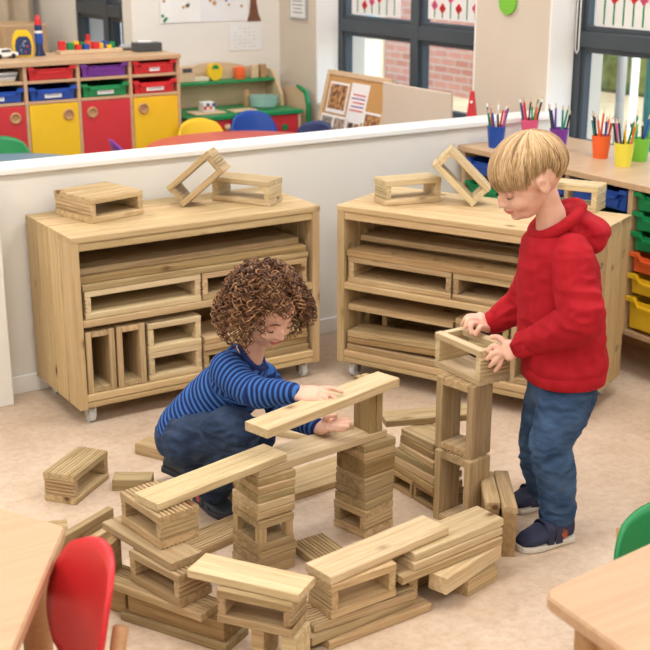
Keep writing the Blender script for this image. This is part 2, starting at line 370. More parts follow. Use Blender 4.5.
# far wall, column at its left end and the bay behind
struct('wall_far', MB().box(UB - .02, UW, VW, VW + .12, 0, ZC), M['wall'])
WC = (6.34, 7.02, .55, 2.2)
mb = MB(); mb.box(UB - .0, UB + .16, VW + .12, WC[0], 0, ZC); mb.box(UB - .0, UB + .16, WC[0], WC[1], 0, WC[2]); mb.box(UB - .0, UB + .16, WC[0], WC[1], WC[3], ZC); mb.box(UB - .0, UB + .16, WC[1], YBAY, 0, ZC)
struct('wall_bay', mb, M['wall'])
window('window_3', WC, [6.57], [1.09], x=UB - .01, fw=.03)
struct('wall_back', MB().box(XL, UB + .16, YBAY, YBAY + .1, 0, ZC), M['wall'])
# half wall and its cap
struct('wall_half', MB().box(XL, UW, VH, VH + .12, 0, .752), M['wall'])
struct('trim_4', MB().box(XL, UW - .001, VH - .018, VH + .125,   .752, .773, .004), M['trim'])
struct('baseboard_half', MB().box(1.185, UW - .001, VH - .014, VH - .0005, 0, .062, .003), M['trim'])
struct('trim_1', MB().box(.95, 1.182, 3.80, VH - .0005, 0, .75, .004), M['trim'])
struct('baseboard_right', MB().box(UW - .014, UW - .0005, YB, VH - .02, 0, .062, .003), M['trim'])
# curtains in the bay (behind the toy shelf)
def curtain(name, x0, x1, y, label, m='curtain'):
    n = 60; mb = MB(); pts = []
    for i in range(n + 1):
        t = i / n; pts.append((x0 + (x1 - x0) * t, y + .03 * math.sin(t * (x1 - x0) * 48)))
    mb.skin([[(a, b, z) for a, b in pts] + [(a, b + .006, z) for a, b in pts[::-1]] for z in (.1, 2.4)])
    o = mb.build(name, M[m], smooth=False); return tag(o, label, 'curtain')
curtain('curtain', 2.02, 2.68, 7.62, 'beige pleated curtain at the right of the bay')
curtain('curtain', 1.2, 1.95, 7.62, 'beige pleated curtain at the left of the bay')
tag(MB().box(2.33, 2.60, 7.15, 7.5, 0, .99, .01).build('cupboard', M['beech']), 'plain wooden cupboard standing in front of the curtains', 'cupboard')

# outside
struct('ground_outside', MB().box(UW + .33, 16, -2, 26, -.25, -.05), M['paving'])
o = struct('trim_5', MB().box(5.4, 9.1, 3.6, 10.0, -.048, -.03), M['sand'])
bl = empty('brick_building', (7.6, 10.2, -.05)); mbk = MB().box(0, .4, -2.1, .62, 0, 3.6); mbk.build('brick_wall', M['brick'], bl)
tag(bl, 'red brick building seen through the middle window', 'building')
gb = empty('glazed_building', (7.6, 13.2, -.05)); MB().box(0, .4, -2.3, 1.5, 0, 3.6).build('wall', FL['cream'], gb)
for k in range(4):
    w_ = MB().box(-.03, .02, -2.2 + k * .8, -1.55 + k * .8, .5, 2.6).build('window', FL['skyblue'], gb); MB().box(-.04, -.03, -1.9 + k * .8, -1.86 + k * .8, .5, 2.6).build('glazing_bar', M['trim'], w_)
tag(gb, 'pale building with blue windows beyond the brick building', 'building')
o = MB().box(9.2, 9.8, 4.0, 10.0, -.05, 1.9, .05).build('hedge', M['hedge']); tag(o, 'green hedge across the playground', 'hedge')
tag(MB().tube([(5.35, 4.985, -.05), (5.35, 4.985, 2.6)], .045, 14).build('playground_post', FL['teal'], smooth=True), 'teal post standing outside the right-hand window', 'post')
tag(MB().tube([(5.75, 5.62, -.05), (5.75, 5.62, 2.6)], .03, 14).build('playground_post', FL['grey'], smooth=True), 'thin grey post left of the teal post outside', 'post')
tag(MB().tube([(6.3, 6.42, -.05), (6.1, 6.45, 1.7)], .04, 14).build('playground_post', M['trim'], smooth=True), 'leaning white post at the left of the right-hand window', 'post')
tag(MB().box(7.2, 7.25, 4.5, 7.1, .75, .80).tube([(7.2, 4.6, -.05), (7.2, 4.6, .8)], .03, 8).tube([(7.2, 6.9, -.05), (7.2, 6.9, .8)], .03, 8).build('fence_rail', M['trim']), 'low white rail crossing the playground', 'fence')

# ================================================================== WHEELED BLOCK CABINETS
CW, CD, CT, CG = .893, .403, .619, .059
def cabinet(x, y, yaw, label, holes):
    r = empty('block_cabinet', (x, y, 0), R(yaw)); t = .028
    nb = 4
    def P(nm, me, loc, rt=(0, 0, 0)): return new_ob(nm, me, r, loc=loc, rot=rt)
    H = CT - CG
    for i, sx in enumerate((0, CW - t)):          # side panels of four upright boards
        side = empty('side_panel', (0, 0, 0)); side.parent = r
        for k in range(nb):
            w = CD / nb
            hl = ()
            if holes: hl = tuple((a, 0, .015) for a in ((-.17, .16) if k % 2 else (-.19, .13)))
            me = board_mesh(H - .003, w - .0075, t, '', hl, 'cab')
            o = new_ob('upright_board', me, side, loc=(sx + t, w * (k + .5), CG + (H - .003) / 2), rot=(0, -PI / 2, 0))
    for k in range(nb):                            # top boards run along the cabinet
        w = CD / nb
        P('top_board', board_mesh(CW, w - .0055, .022, '', (), 'cab'), (CW / 2, w * (k + .5), CT - .022))
    P('top_rail', board_mesh(CW - 2 * t, .03, .026, '', (), 'cab'), (CW / 2, .022, CT - .022 - .026))
    P('shelf', board_mesh(CW - 2 * t, CD - .03, .024, '', (), 'cab'), (CW / 2, CD / 2 - .008, .326))
    P('bottom_shelf', board_mesh(CW - 2 * t, CD - .01, .024, '', (), 'cab'), (CW / 2, CD / 2, CG + .022))
    P('bottom_rail', board_mesh(CW - 2 * t, .03, .020, '', (), 'cab'), (CW / 2, .022, CG + .001))
    mb = MB().box(t, CW - t, CD - .012, CD - .002, CG + .022, CT - .022); mb.build('back_panel', M['cab'], r)
    for sx in (.05, CW - .05):
        for sy in (.05, CD - .05):
            c = MB().tube([(sx - .009, sy, .027), (sx + .009, sy, .027)], .027, 20).build('caster', M['caster'], r)
            MB().tube([(sx - .012, sy, .027), (sx + .012, sy, .027)], .012, 14).build('wheel_hub', M['metal'], c)
            MB().box(sx - .016, sx - .012, sy - .012, sy + .012, .02, CG).box(sx + .012, sx + .016, sy - .012, sy + .012, .02, CG).box(sx - .016, sx + .016, sy - .014, sy + .014, CG - .006, CG).build('fork', M['metal'], c)
    tag(r, label, 'cabinet'); return r
LX, LY, LA = 1.293, 3.482, 0.
RX, RY, RA = 2.234, 3.4586, -65.2
cabinet(LX, LY, LA, 'wheeled timber block cabinet on the left, behind the child in the striped top', False)
cabinet(RX, RY, RA, 'wheeled timber block cabinet on the right with round holes in its end panel', True)
def inl(x, y, z): return (LX + x, LY + y, z)
def inr(x, y, z):
    a = R(RA); return (RX + x * math.cos(a) - y * math.sin(a), RY + x * math.sin(a) + y * math.cos(a), z)
S1, S0 = .3505, CG + .0465      # shelf tops
CI = 'pine'
def cab_block(f, yaw, x0, x1, y0, y1, z, h, label, upright=False, **k):
    c = f((x0 + x1) / 2, (y0 + y1) / 2, z)
    if upright: return hollow(*c, yaw, h, y1 - y0, x1 - x0, label, upright=True, grt='', **k)
    return hollow(*c, yaw, x1 - x0, y1 - y0, h, label, **k)
def cab_plank(f, yaw, x0, x1, y0, y1, z, h, label, dy=0, groove='', **k):
    c = f((x0 + x1) / 2, (y0 + y1) / 2, z)
    return plank(*c, yaw + dy, x1 - x0, y1 - y0, h, label, groove=groove, **k)
# left cabinet, upper shelf
cab_block(inl, LA, .040, .440, .012, .30, S1, .092, 'long hollow block at the left of the left cabinet\'s upper shelf')
cab_block(inl, LA, .446, .846, .012, .30, S1, .092, 'long hollow block at the right of the left cabinet\'s upper shelf')
cab_plank(inl, LA, .034, .850, .010, .20, S1 + .0925, .020, 'full-length plank lying directly on the long blocks in the left cabinet', m='pine_green')
cab_plank(inl, LA, .032, .845, .020, .19, S1 + .113, .020, 'slightly skewed full-length plank, second of the pile in the left cabinet', dy=-.6, m='pine_brown')
cab_plank(inl, LA, .034, .835, .050, .28, S1 + .1335, .022, 'broad plank on top of the pile in the left cabinet', m='pine')
cab_plank(inl, LA, .034, .800, .302, .385, S1 + .0005, .15, 'tall board standing on edge at the back of the left cabinet', m='pine_brown')
# left cabinet, lower shelf
HU = .205
cab_block(inl, LA, .034, .132, .012, .21, S0, HU, 'hollow block on end at the left side of the left cabinet, first of two', upright=True, m='pine')
cab_block(inl, LA, .138, .236, .012, .21, S0, HU, 'hollow block on end in the left cabinet, second of two', upright=True, m='pine')
g = None
cab_block(inl, LA, .246, .436, .012, .20, S0, .098, 'hollow block on the lower shelf beside the two upright blocks', m='pine_pale')
cab_block(inl, LA, .246, .436, .012, .20, S0 + .0985, .098, 'hollow block stacked beside the upright blocks, under the middle shelf')
cab_block(inl, LA, .444, .634, .015, .20, S0, .07, 'hollow block low behind the striped-top child', m='pine_green')
cab_plank(inl, LA, .444, .634, .010, .19, S0 + .0705, .022, 'short thick plank on the low block behind the striped-top child')
cab_plank(inl, LA, .446, .632, .012, .19, S0 + .093, .022, 'short plank topping the pile behind the striped-top child', dy=2)
cab_plank(inl, LA, .645, .852, .015, .11, S0, .024, 'short plank at the bottom right of the left cabinet', m='pine_green')
cab_plank(inl, LA, .645, .852, .022, .12, S0 + .0245, .022, 'skewed short plank, second from the bottom right of the left cabinet', dy=3, m='pine_green')
cab_plank(inl, LA, .650, .852, .020, .11, S0 + .047, .022, 'short brown plank, third from the bottom right of the left cabinet', m='pine_brown')
cab_block(inl, LA, .690, .850, .02, .20, S0 + .0695, .12, 'hollow block standing on planks at the right of the left cabinet', m='pine_green')
# right cabinet
hs = tuple((a, -.012, .014) for a in (-.24, -.08, .08, .24)); hs2 = tuple((a, -.07, .012) for a in (-.11, -.02, .07, .15))
cab_block(inr, RA, .040, .436, .014, .27, S1, .092, 'long hollow block with holes in its base, left of the right cabinet', holes=hs2)
cab_block(inr, RA, .442, .838, .014, .27, S1, .092, 'long hollow block on the right of the right cabinet\'s upper shelf')
cab_plank(inr, RA, .036, .842, .012, .13, S1 + .0925, .022, 'long drilled plank lying on the long blocks in the right cabinet', m='pine_brown', holes=hs)
cab_plank(inr, RA, .040, .835, .140, .26, S1 + .0925, .042, 'thick long plank at the back of the right cabinet', m='pine_brown')
cab_plank(inr, RA, .046, .846, .085, .225, S1 + .135, .020, 'long drilled plank on top of the pile in the right cabinet', m='pine', holes=tuple((a, -.035, .014) for a in (-.30, -.18, .02, .2)))
cab_plank(inr, RA, .036, .42, .014, .12, S0, .022, 'plank at the bottom left of the right cabinet', m='pine')
cab_plank(inr, RA, .036, .43, .020, .13, S0 + .031, .020, 'tilted plank, lower of the leaning pair in the right cabinet', m='pine_brown').rotation_euler = (0, R(-1.6), R(RA + 1))
cab_plank(inr, RA, .036, .43, .020, .13, S0 + .0525, .022, 'tilted plank, upper of the leaning pair in the right cabinet', m='pine').rotation_euler = (0, R(-1.6), R(RA + 1))
cab_block(inr, RA, .036, .13, .13, .25, S0 + .0005, .14, 'short hollow block behind the leaning planks of the right cabinet', m='pine_green')
cab_plank(inr, RA, .030, .44, .03, .22, S0 + .1415, .022, 'broad plank above the leaning pair in the right cabinet', m='pine')
cab_block(inr, RA, .455, .645, .016, .2, S0, .092, 'hollow block at the middle bottom of the right cabinet')
cab_block(inr, RA, .455, .645, .016, .2, S0 + .0925, .092, 'hollow block stacked in the middle of the right cabinet', m='pine_green')
cab_block(inr, RA, .655, .748, .014, .2, S0, HU, 'hollow block on end in the right cabinet behind the red top', upright=True, m='pine')
cab_block(inr, RA, .754, .848, .014, .2, S0, HU, 'rightmost hollow block on end in the right cabinet', upright=True, m='pine')
ZT = CT + .0005
# blocks on top of the left cabinet
hollow(1.500, 3.752, ZT, 13, .206, .205, .081, 'square hollow block lying on the left end of the left cabinet', m='pine')
def two(a, b, z):
    p, q = at(*a, z), at(*b, z); return p, q, math.degrees(math.atan2(q.y - p.y, q.x - p.x)), (q - p).length
p, q, yw, ln = two((212, 200.5), (269, 206.5), ZT)
hollow(p.x, p.y, ZT, yw, ln, .098, .085, 'hollow block standing at the right of the left cabinet\'s top', org=(-1, -1, 0), m='pine_pale')
T3 = (p, yw, ln)
p2 = at(183, 207.5, ZT)
rt = (Matrix.Rotation(R(yw + 16), 4, 'Z') @ Matrix.Rotation(R(-41), 4, 'Y')).to_euler()
hollow(p2.x, p2.y, ZT, 0, .192, .095, .088, 'hollow block tilted against its neighbour on the left cabinet', rot=rt, org=(-1, -1, 0), m='pine')
# on top of the right cabinet
p, q, yw, ln = two((386, 206.5), (441, 201.5), ZT)
hollow(p.x, p.y, ZT, yw, ln, .098, .085, 'hollow block lying on the left end of the right cabinet', org=(-1, -1, 0), m='pine_pale')
p2 = at(472, 207, ZT)
rt = (Matrix.Rotation(R(-38), 4, 'Z') @ Matrix.Rotation(R(45), 4, 'Y')).to_euler()
hollow(p2.x, p2.y, ZT, 0, .192, .095, .088, 'hollow block leaning at an angle on the right cabinet', rot=rt, org=(1, -1, 0), m='pine_pale')
p = at(596, 213, ZT)
hollow(p.x, p.y, ZT, -62, .19, .1, .085, 'hollow block behind the red top on the right cabinet', org=(1, -1, 0), m='pine_pale')

# ================================================================== THE BUILT BLOCKS ON THE FLOOR
HB = hollow
# lone block
HB(1.115, 3.069, 0, 38.5, .189, .098, .088, 'grooved hollow block alone on the floor at the left', m='pine')
# ---- left cluster
plank(1.047, 2.251, 0, 118.6, .289, .092, .020, 'bottom plank of the front-left stack, flat on the floor', m='pine_green')
plank(1.052, 2.250, .0203, 118.6, .262, .082, .0494, 'thick brown timber lying in the front-left stack', m='pine_brown')
plank(1.010, 2.294, .0700, 114.4, .30, .078, .020, 'grooved plank over the brown timber at the front left', groove='t', m='pine')
plank(.955, 2.395, .0, 118.6, .05, .024, .0697, 'short upright board under the far end of the front-left grooved plank', m='pine_brown')
plank(.953, 2.425, .0903, 37, .05, .022, .0790, 'small brown board standing between the two planks at the left', m='pine_brown')
HB(1.034, 2.285, .0903, 103.9, .176, .095, .0795, 'hollow block open to the left, in the middle of the left stack', m='pine')
plank(1.022, 2.356, .1702, 100.5, .273, .085, .0195, 'plank laid between the two hollow blocks of the left stack', m='pine')
HB(1.054, 2.374, .190, 96.5, .174, .105, .0798, 'hollow block with ribbed top, uppermost of the left stack', m='pine', grt='bt')
plank(1.204, 2.393, .2703, 13.1, .399, .085, .0205, 'fine-grooved plank sloping from the left stack to the left tower', groove='f', m='pine_pale')
plank(.985, 2.735, 0, 27, .26, .022, .062, 'long board standing on edge behind the red chair', m='pine_green')
plank(.995, 2.672, 0, 29, .20, .024, .052, 'shorter board standing on edge behind the red chair', m='pine')
plank(.93, 2.83, 0, -20, .12, .09, .03, 'short grooved board on the floor beyond the red chair', groove='t', m='pine')
plank(1.255, 3.00, 0, -32, .11, .06, .034, 'short thick board on the floor behind the left stack', m='pine_green')
plank(1.415, 3.17, 0, -62, .13, .07, .034, 'board on the floor behind the crouching child', m='pine')
plank(1.84, 3.10, 0, -55, .24, .09, .02, 'pale plank on the floor beyond the crouching child\'s arm', m='pine_pale')
plank(1.280, 2.583, 0, 13, .40, .095, .022, 'grooved plank on the floor between the crouching child\'s shoe and the left tower', groove='t', m='pine')
plank(1.489, 2.305, 0, 91, .27, .098, .022, 'grooved plank on the floor to the right of the left tower', groove='t', m='pine')
plank(1.685, 2.752, 0, 5, .46, .14, .022, 'wide plank on the floor behind the two towers', m='pine')
# ---- left tower
zs = [(0, .026, ''), (.026, .05, ''), (.05, .07, 'b')]
words = ['bottom', 'second', 'third']
for i, (a, b, g) in enumerate(zs):
    plank(1.346 + .003 * i, 2.414, a + .0002, 3 + i, .108, .122, b - a - .0004, '%s slab of the left tower, below its windowed block' % words[i], groove=g, m='pine_green' if i == 2 else None)
HB(1.348, 2.416, .0702, 3.5, .102, .125, .0795, 'small hollow block with openings in the left tower', four=True, m='pine')
for i in range(5):
    plank(1.352 + .0035 * i, 2.421 + .004 * i, .1502 + .02 * i, 3.5 - i * .4 + (i % 2), .108, .118, .0196,
          '%s slab of the left tower, above its windowed block' % ['lowest', 'second', 'middle', 'fourth', 'topmost rough'][i], m=['pine', 'pine_pale', 'pine_green', 'pine', 'pine_green'][i])
plank(1.517, 2.454, .2502, 6.9, .415, .100, .0196, 'plank bridging the left and the middle tower', m='pine_pale')
# ---- middle tower
HB(1.672, 2.452, 0, 102.5, .114, .110, .0775, 'hollow block at the foot of the middle tower', m='pine')
zz = [.078, .10, .122, .150, .163, .208, .229, .25]
for i in range(7):
    plank(1.674 + .0025 * i, 2.453 + .002 * i, zz[i] + .0002, 12.5 - 1.3 * i, .106, .112, zz[i + 1] - zz[i] - .0004,
          '%s slab of the middle tower above its hollow block' % ['first grooved', 'second', 'third', 'thin fourth', 'thick knotty fifth', 'sixth', 'topmost rough'][i],
          groove='b' if i == 1 else '', m=['pine_green', 'pine', 'pine_green', 'pine', 'pine_brown', 'pine', 'pine_green'][i])
for i, x in enumerate((1.680, 1.7015)):
    o = new_ob('wooden_plank', board_mesh(.139, .07, .020, '', (), ['pine_brown', 'pine'][i]), loc=(x + .010, 2.463, .2700 + .0699), rot=(0, -PI / 2, R(4)))
    tag(o, ['left', 'right'][i] + ' of the two short boards standing under the raised plank', 'plank')
plank(1.487, 2.346, .4095, 14.6, .465, .075, .023, 'thick plank lifted by the crouching child\'s right hand', m='pine_pale').rotation_euler = (0, 0, R(14.6))
bpy.context.view_layer.update()
plank(1.628, 2.507, .2700, -15, .07, .035, .012, 'small offcut under the crouching child\'s left fingers', m='pine_pale')
# ---- right tower of frames
HB(1.905, 2.335, 0, 99, .2, .080, .125, 'lower hollow block standing on end in the right tower', upright=True, m='pine', grt='')
HB(1.916, 2.350, .2003, 101, .1995, .080, .125, 'upper hollow block standing on end in the right tower', upright=True, m='pine', grt='')
# the block in the boy's hands
hr = empty('hollow_block', (1.956, 2.373, .4002), R(90)); hl, hd_, hh = .19, .103, .095
def hadd(nm, me, loc, rt=(0, 0, 0)): return new_ob(nm, me, hr, loc=loc, rot=rt)
hadd('bottom_board', board_mesh(hl, hd_, .018, 'b', (), 'pine_pale'), (0, 0, 0))
for s in (-1, 1):
    hadd('top_rail', board_mesh(hl, .026, .018, '', (), 'pine_pale'), (0, s * (hd_ / 2 - .013), hh - .018))
    hadd('end_board', board_mesh(hd_ - .004, hh - .036, .02, 't', (), 'pine_pale'), (s * (hl / 2 - .02), 0, hh / 2), (Matrix.Rotation(s * PI / 2, 4, 'Z') @ Matrix.Rotation(PI / 2, 4, 'X')).to_euler())
    hadd('cross_rail', board_mesh(hd_ - .053, .020, .017, '', (), 'pine_pale'), (s * (hl / 2 - .010), 0, hh - .0175), (0, 0, PI / 2))
tag(hr, 'open hollow block held in both hands by the child in red', 'block')
# ---- stack behind the right tower
HB(1.925, 2.565, 0, 91, .10, .10, .052, 'small hollow block, left foot of the stack behind the right tower', t=.012, m='pine_brown', grt='')
HB(1.928, 2.462, 0, 91, .10, .10, .052, 'small hollow block, right foot of the stack behind the right tower', t=.012, m='pine_brown', grt='')
for i in range(6):
    plank(1.927 + .004 * i, 2.515 + .006 * (i % 3), .0523 + .0212 * i, 88 + (i % 3) * 2.5, .20 - .012 * i, .10, .0208,
          '%s board of the stack behind the right tower' % ['bottom', 'second', 'third', 'fourth', 'fifth', 'top short'][i], m=['pine_brown', 'pine', 'pine_green', 'pine', 'pine_brown', 'pine'][i])
plank(2.000, 2.610, .1800, -20, .27, .080, .020, 'plank lying across the stack behind the right tower', m='pine')
# ---- front middle
HB(1.138, 2.049, .0903, 125.3, .175, .085, .0795, 'hollow block raised on posts at the very front', m='pine', grt='')
plank(1.131, 2.085, .1702, 123.7, .266, .085, .0200, 'knotty plank on the raised hollow block at the front', m='pine_pale')
plank(1.150, 2.060, 0, 125, .030, .075, .0898, 'left short post under the front hollow block', m='pine')
plank(1.183, 1.985, 0, 125, .035, .075, .0898, 'right short post under the front hollow block', m='pine_pale')
# ---- front right
plank(1.416, 2.051, 0, 2.6, .29, .10, .0198, 'bottom plank of the front-middle pile', m='pine')
plank(1.376, 2.062, .0201, 5, .297, .10, .0198, 'second plank of the front-middle pile', m='pine')
plank(1.385, 2.064, .0402, .4, .28, .10, .0196, 'third plank of the front-middle pile, grooved on top', groove='t', m='pine')
HB(1.379, 2.063, .0601, 2.2, .18, .092, .0845, 'hollow block lying on the pile of planks at the front middle', m='pine', grt='')
plank(1.465, 2.083, .1452, 8.2, .367, .088, .0200, 'long pale plank on the front-middle hollow block', m='pine_pale')
plank(1.670, 2.093, .1251, 6.4, .292, .092, .0198, 'top plank of the front-right pile', m='pine_pale')
plank(1.662, 2.089, .1051, 6.6, .292, .098, .0198, 'second plank from the top of the front-right pile', m='pine_pale')
plank(1.641, 2.082, .0851, 5.8, .323, .100, .0198, 'third plank from the top of the front-right pile', m='pine')
plank(1.541, 2.075, .0200, 90, .05, .026, .0649, 'short upright board holding up the front-right pile', m='pine')
plank(1.692, 2.046, .0422, 17.3, .232, .052, .0427, 'square timber set askew under the front-right pile', m='pine_pale')
plank(1.722, 2.050, 0, 13.4, .117, .055, .0420, 'small grooved offcut on the floor under the skewed timber', groove='t', m='pine')
plank(1.640, 2.135, 0, 8, .20, .04, .0848, 'board on edge hidden behind the skewed timber', m='pine_brown')
a_ = R(-34)
def alongRU(sx, sy): return 1.878 + sx * math.cos(a_) - sy * math.sin(a_), 2.140 + sx * math.sin(a_) + sy * math.cos(a_)
x, y = alongRU(-.021, .10); plank(x, y, 0, -34 + 90, .19, .034, .118, 'brown board on edge beside the right tower, nearer the tower', m='pine_brown'); plank(x, y, .1183, -34 + 90, .19, .038, .020, 'narrow pale slat on the brown board nearer the tower', m='pine')
x, y = alongRU(.019, .09); plank(x, y, 0, -34 + 90, .22, .034, .118, 'brown board on edge beside the shoe of the child in red', m='pine_brown'); plank(x, y, .1183, -34 + 90, .22, .038, .020, 'narrow pale slat on the brown board by the navy shoe', m='pine')

# ================================================================== FOREGROUND TABLES AND CHAIRS
def table_poly(name, pts, z, label, legs, rnd=.03):
    r = empty(name, (sum(p[0] for p in pts) / len(pts), sum(p[1] for p in pts) / len(pts), 0)); cx, cy = r.location.x, r.location.y
    out = []; n = len(pts)
    for i in range(n):
        p, a, b = Vector(pts[i]), Vector(pts[i - 1]), Vector(pts[(i + 1) % n])
        da, db = (a - p).normalized(), (b - p).normalized()
        for k in range(6):
            t = k / 5; q = p + da * rnd * (1 - t) ** 2 + db * rnd * t ** 2; out.append((q.x - cx, q.y - cy))
    mb = MB(); rings = []
    for inset, zz_ in ((.006, z - .026), (0, z - .021), (0, z - .005), (.005, z)):
        rings.append([(x * (1 - inset / .5), y * (1 - inset / .5), zz_) for x, y in out])
    mb.skin(rings); mb.build('tabletop', [M['beech']], r)
    for (x, y) in legs:
        MB().lathe([(.023, 0), (.026, .3), (.027, z - .0265)], 18, (x - cx, y - cy, 0)).build('leg', M['beech_edge'], r, smooth=True)
    mb = MB()
    for a, b in zip(legs, legs[1:] + legs[:1]):
        A, B = Vector((a[0] - cx, a[1] - cy)), Vector((b[0] - cx, b[1] - cy)); d = (B - A); ln = d.length; an = math.atan2(d.y, d.x)
        mb.box(.02, ln - .02, -.009, .009, z - .085, z - .027, 0, Matrix.Translation((A.x, A.y, 0)) @ Matrix.Rotation(an, 4, 'Z'))
    mb.build('apron', M['beech_edge'], r)
    return tag(r, label, 'table')
B_ = Vector((.669, 1.914)); u1, u2 = Vector((-.478, .878)), Vector((-.53, -.848))
P = [B_, B_ + u1 * .55, B_ + u1 * .55 + Vector((-.55, 0)), B_ + u2 * .6 + Vector((-.60, .05)), B_ + u2 * .6]
table_poly('classroom_table', [tuple(p) for p in P[::-1]], .5, 'pale wooden table at the lower left, cut off by the picture edge', [(.600, 1.905), (.375, 2.33), (.0, 2.3), (-.15, 1.52), (.345, 1.49)], .012)
P = [(1.224, 1.291), (1.86, 1.352), (1.90, .78), (1.19, .72)]
table_poly('classroom_table', P[::-1], .5, 'pale wooden table at the lower right corner', [(1.285, 1.235), (1.80, 1.29), (1.84, .84), (1.25, .78)], .03)

def shell_chair(x, y, yaw, colour, label, sh=.30, bh=.27, bw=.27, wood_legs=True, group=None, cat='chair'):
    r = empty('school_chair', (x, y, 0), R(yaw)); m_ = FL[colour]
    def shell(w0, w1, h, ny=14, nz=10, f=None):
        rings = []; th = .011
        front, back = [], []
        for j in range(nz + 1):
            t = j / nz
            row = []
            for i in range(ny + 1):
                s = -1 + 2 * i / ny; row.append((s, t))
            front.append(row)
        vs = {}
        bm = bmesh.new()
        for side in (0, 1):
            for j, row in enumerate(front):
                for i, (s, t) in enumerate(row): vs[side, i, j] = bm.verts.new(f(s, t, side * th))
        for j in range(nz):
            for i in range(ny):
                bm.faces.new((vs[0, i, j], vs[0, i + 1, j], vs[0, i + 1, j + 1], vs[0, i, j + 1])); bm.faces.new((vs[1, i, j + 1], vs[1, i + 1, j + 1], vs[1, i + 1, j], vs[1, i, j]))
        bord = [(i, 0) for i in range(ny)] + [(ny, j) for j in range(nz)] + [(i, nz) for i in range(ny, 0, -1)] + [(0, j) for j in range(nz, 0, -1)]
        for a, b in zip(bord, bord[1:] + bord[:1]): bm.faces.new((vs[0, a[0], a[1]], vs[1, a[0], a[1]], vs[1, b[0], b[1]], vs[0, b[0], b[1]]))
        bmesh.ops.recalc_face_normals(bm, faces=bm.faces[:]); me = bpy.data.meshes.new('shell'); bm.to_mesh(me); bm.free(); me.shade_smooth(); me.materials.append(m_); return me
    def sq(a, b): return a * math.sqrt(1 - .42 * b * b), b * math.sqrt(1 - .42 * a * a)
    def fb(s, t, th):   # backrest, leaning, curved, rounded corners
        a, b = sq(s, 2 * t - 1); b = b / .7616 * .5 + .5 if False else (b + 1) / 2
        return (-.165 - .05 * b + .035 * a * a - th, a * bw / 2 * 1.08 * (1 - .08 * b), sh + .06 + bh * b)
    def fs(s, t, th):
        a, b = sq(s, 2 * t - 1)
        return (.155 * b, a * .165, sh - .012 + .012 * a * a - th + .010 * b * b)
    new_ob('backrest', shell(0, 0, 0, f=fb), r); new_ob('seat', shell(0, 0, 0, f=fs), r)
    lm = M['beech_edge'] if wood_legs else FL['grey']; rad = .013 if wood_legs else .009
    for sx in (-1, 1):
        for sy in (-1, 1):
            top = sh - .025 if sx > 0 else sh + .20
            if sx > 0: pts = [(.15, sy * .135, 0), (.12, sy * .12, top)]
            else: pts = [(-.19, sy * .135, 0), (-.155, sy * .11, sh - .02), (-.205, sy * .095, top)]
            MB().tube(pts, rad, 10).build('leg', lm, r, smooth=True)
    MB().tube([(-.16, -.125, sh - .035), (.125, -.125, sh - .035)], rad * .8, 8).tube([(-.16, .125, sh - .035), (.125, .125, sh - .035)], rad * .8, 8).tube([(-.16, -.125, sh - .035), (-.16, .125, sh - .035)], rad * .8, 8).tube([(.125, -.125, sh - .035), (.125, .125, sh - .035)], rad * .8, 8).build('seat_frame', lm, r, smooth=True)
    return tag(r, label, cat, group)
shell_chair(.440, 1.715, 178, 'red', 'red school chair tucked under the table at the lower left', sh=.26, bh=.24, bw=.23)
shell_chair(1.67, 1.27, -100, 'green', 'green school chair behind the table at the lower right', sh=.22, bh=.175)
shell_chair(.44, 2.33, -150, 'green', 'green school chair at the left edge behind the lower-left table', sh=.27, bh=.2)

# ================================================================== RIGHT-HAND TRAY UNIT UNDER THE WINDOW
def tray(x, y, z, yaw, w, d, h, colour, label, sticker=None, text=None, group=None):
    """shallow plastic tray; front faces local -y; origin front bottom centre"""
    r = empty('storage_tray', (x, y, z), R(yaw)); t = .004; mb = MB()
    b = w / 2 - .016
    mb.prism([(-b, 0), (b, 0), (b + .008, h - .012), (-b - .008, h - .012)], .003, .003 + t)       # front wall
    nt_ = .33 * w; dip = min(.028, h * .36)
    lip = [(-w / 2, h - .014), (w / 2, h - .014), (w / 2, h), (nt_ + .012, h), (nt_ - .008, h - dip), (-nt_ + .008, h - dip), (-nt_ - .012, h), (-w / 2, h)]
    mb.prism([(-w / 2, h - .016), (-nt_ - .005, h - .016), (-nt_ + .010, h - dip - .010), (nt_ - .010, h - dip - .010), (nt_ + .005, h - .016), (w / 2, h - .016),
              (w / 2, h), (nt_ + .014, h), (nt_ - .004, h - dip), (-nt_ + .004, h - dip), (-nt_ - .014, h), (-w / 2, h)], -.010, .004)
    mb.prism([(-nt_ - .0, .008), (nt_ + .0, .008), (nt_ + .006, h - dip - .008), (-nt_ - .006, h - dip - .008)], -.004, .004)
    mb.box(-b, b, .007, d, 0, t); mb.box(-b - .004, -b, .006, d, 0, h - .010); mb.box(b, b + .004, .006, d, 0, h - .010); mb.box(-b, b, d - t, d, 0, h - .01)
    mb.box(-w / 2, -w / 2 + .014, .004, d, h - .014, h - .004); mb.box(w / 2 - .014, w / 2, .004, d, h - .014, h - .004)
    mb.build('tub', FL[colour], r)
    if sticker:
        lw, lh = sticker; mb2 = MB().box(-lw / 2, lw / 2, -.0055, -.0042, .012, .012 + lh); lb = mb2.build('label', M['paper'], r)
        tx = MB(); n = max(4, int(lw / .007)); x0 = -lw * .36; rr = random.Random(int(w * 1000 + h * 777 + x * 100))
        for k in range(n):
            cx = x0 + (lw * .72) * k / n; tx.box(cx, cx + lw * .72 / n * .6, -.0060, -.0054, .012 + lh * .38, .012 + lh * (.55 + .12 * rr.random()))
        tx.build('lettering', FL['grey'], lb)
    return tag(r, label, 'tray', group)
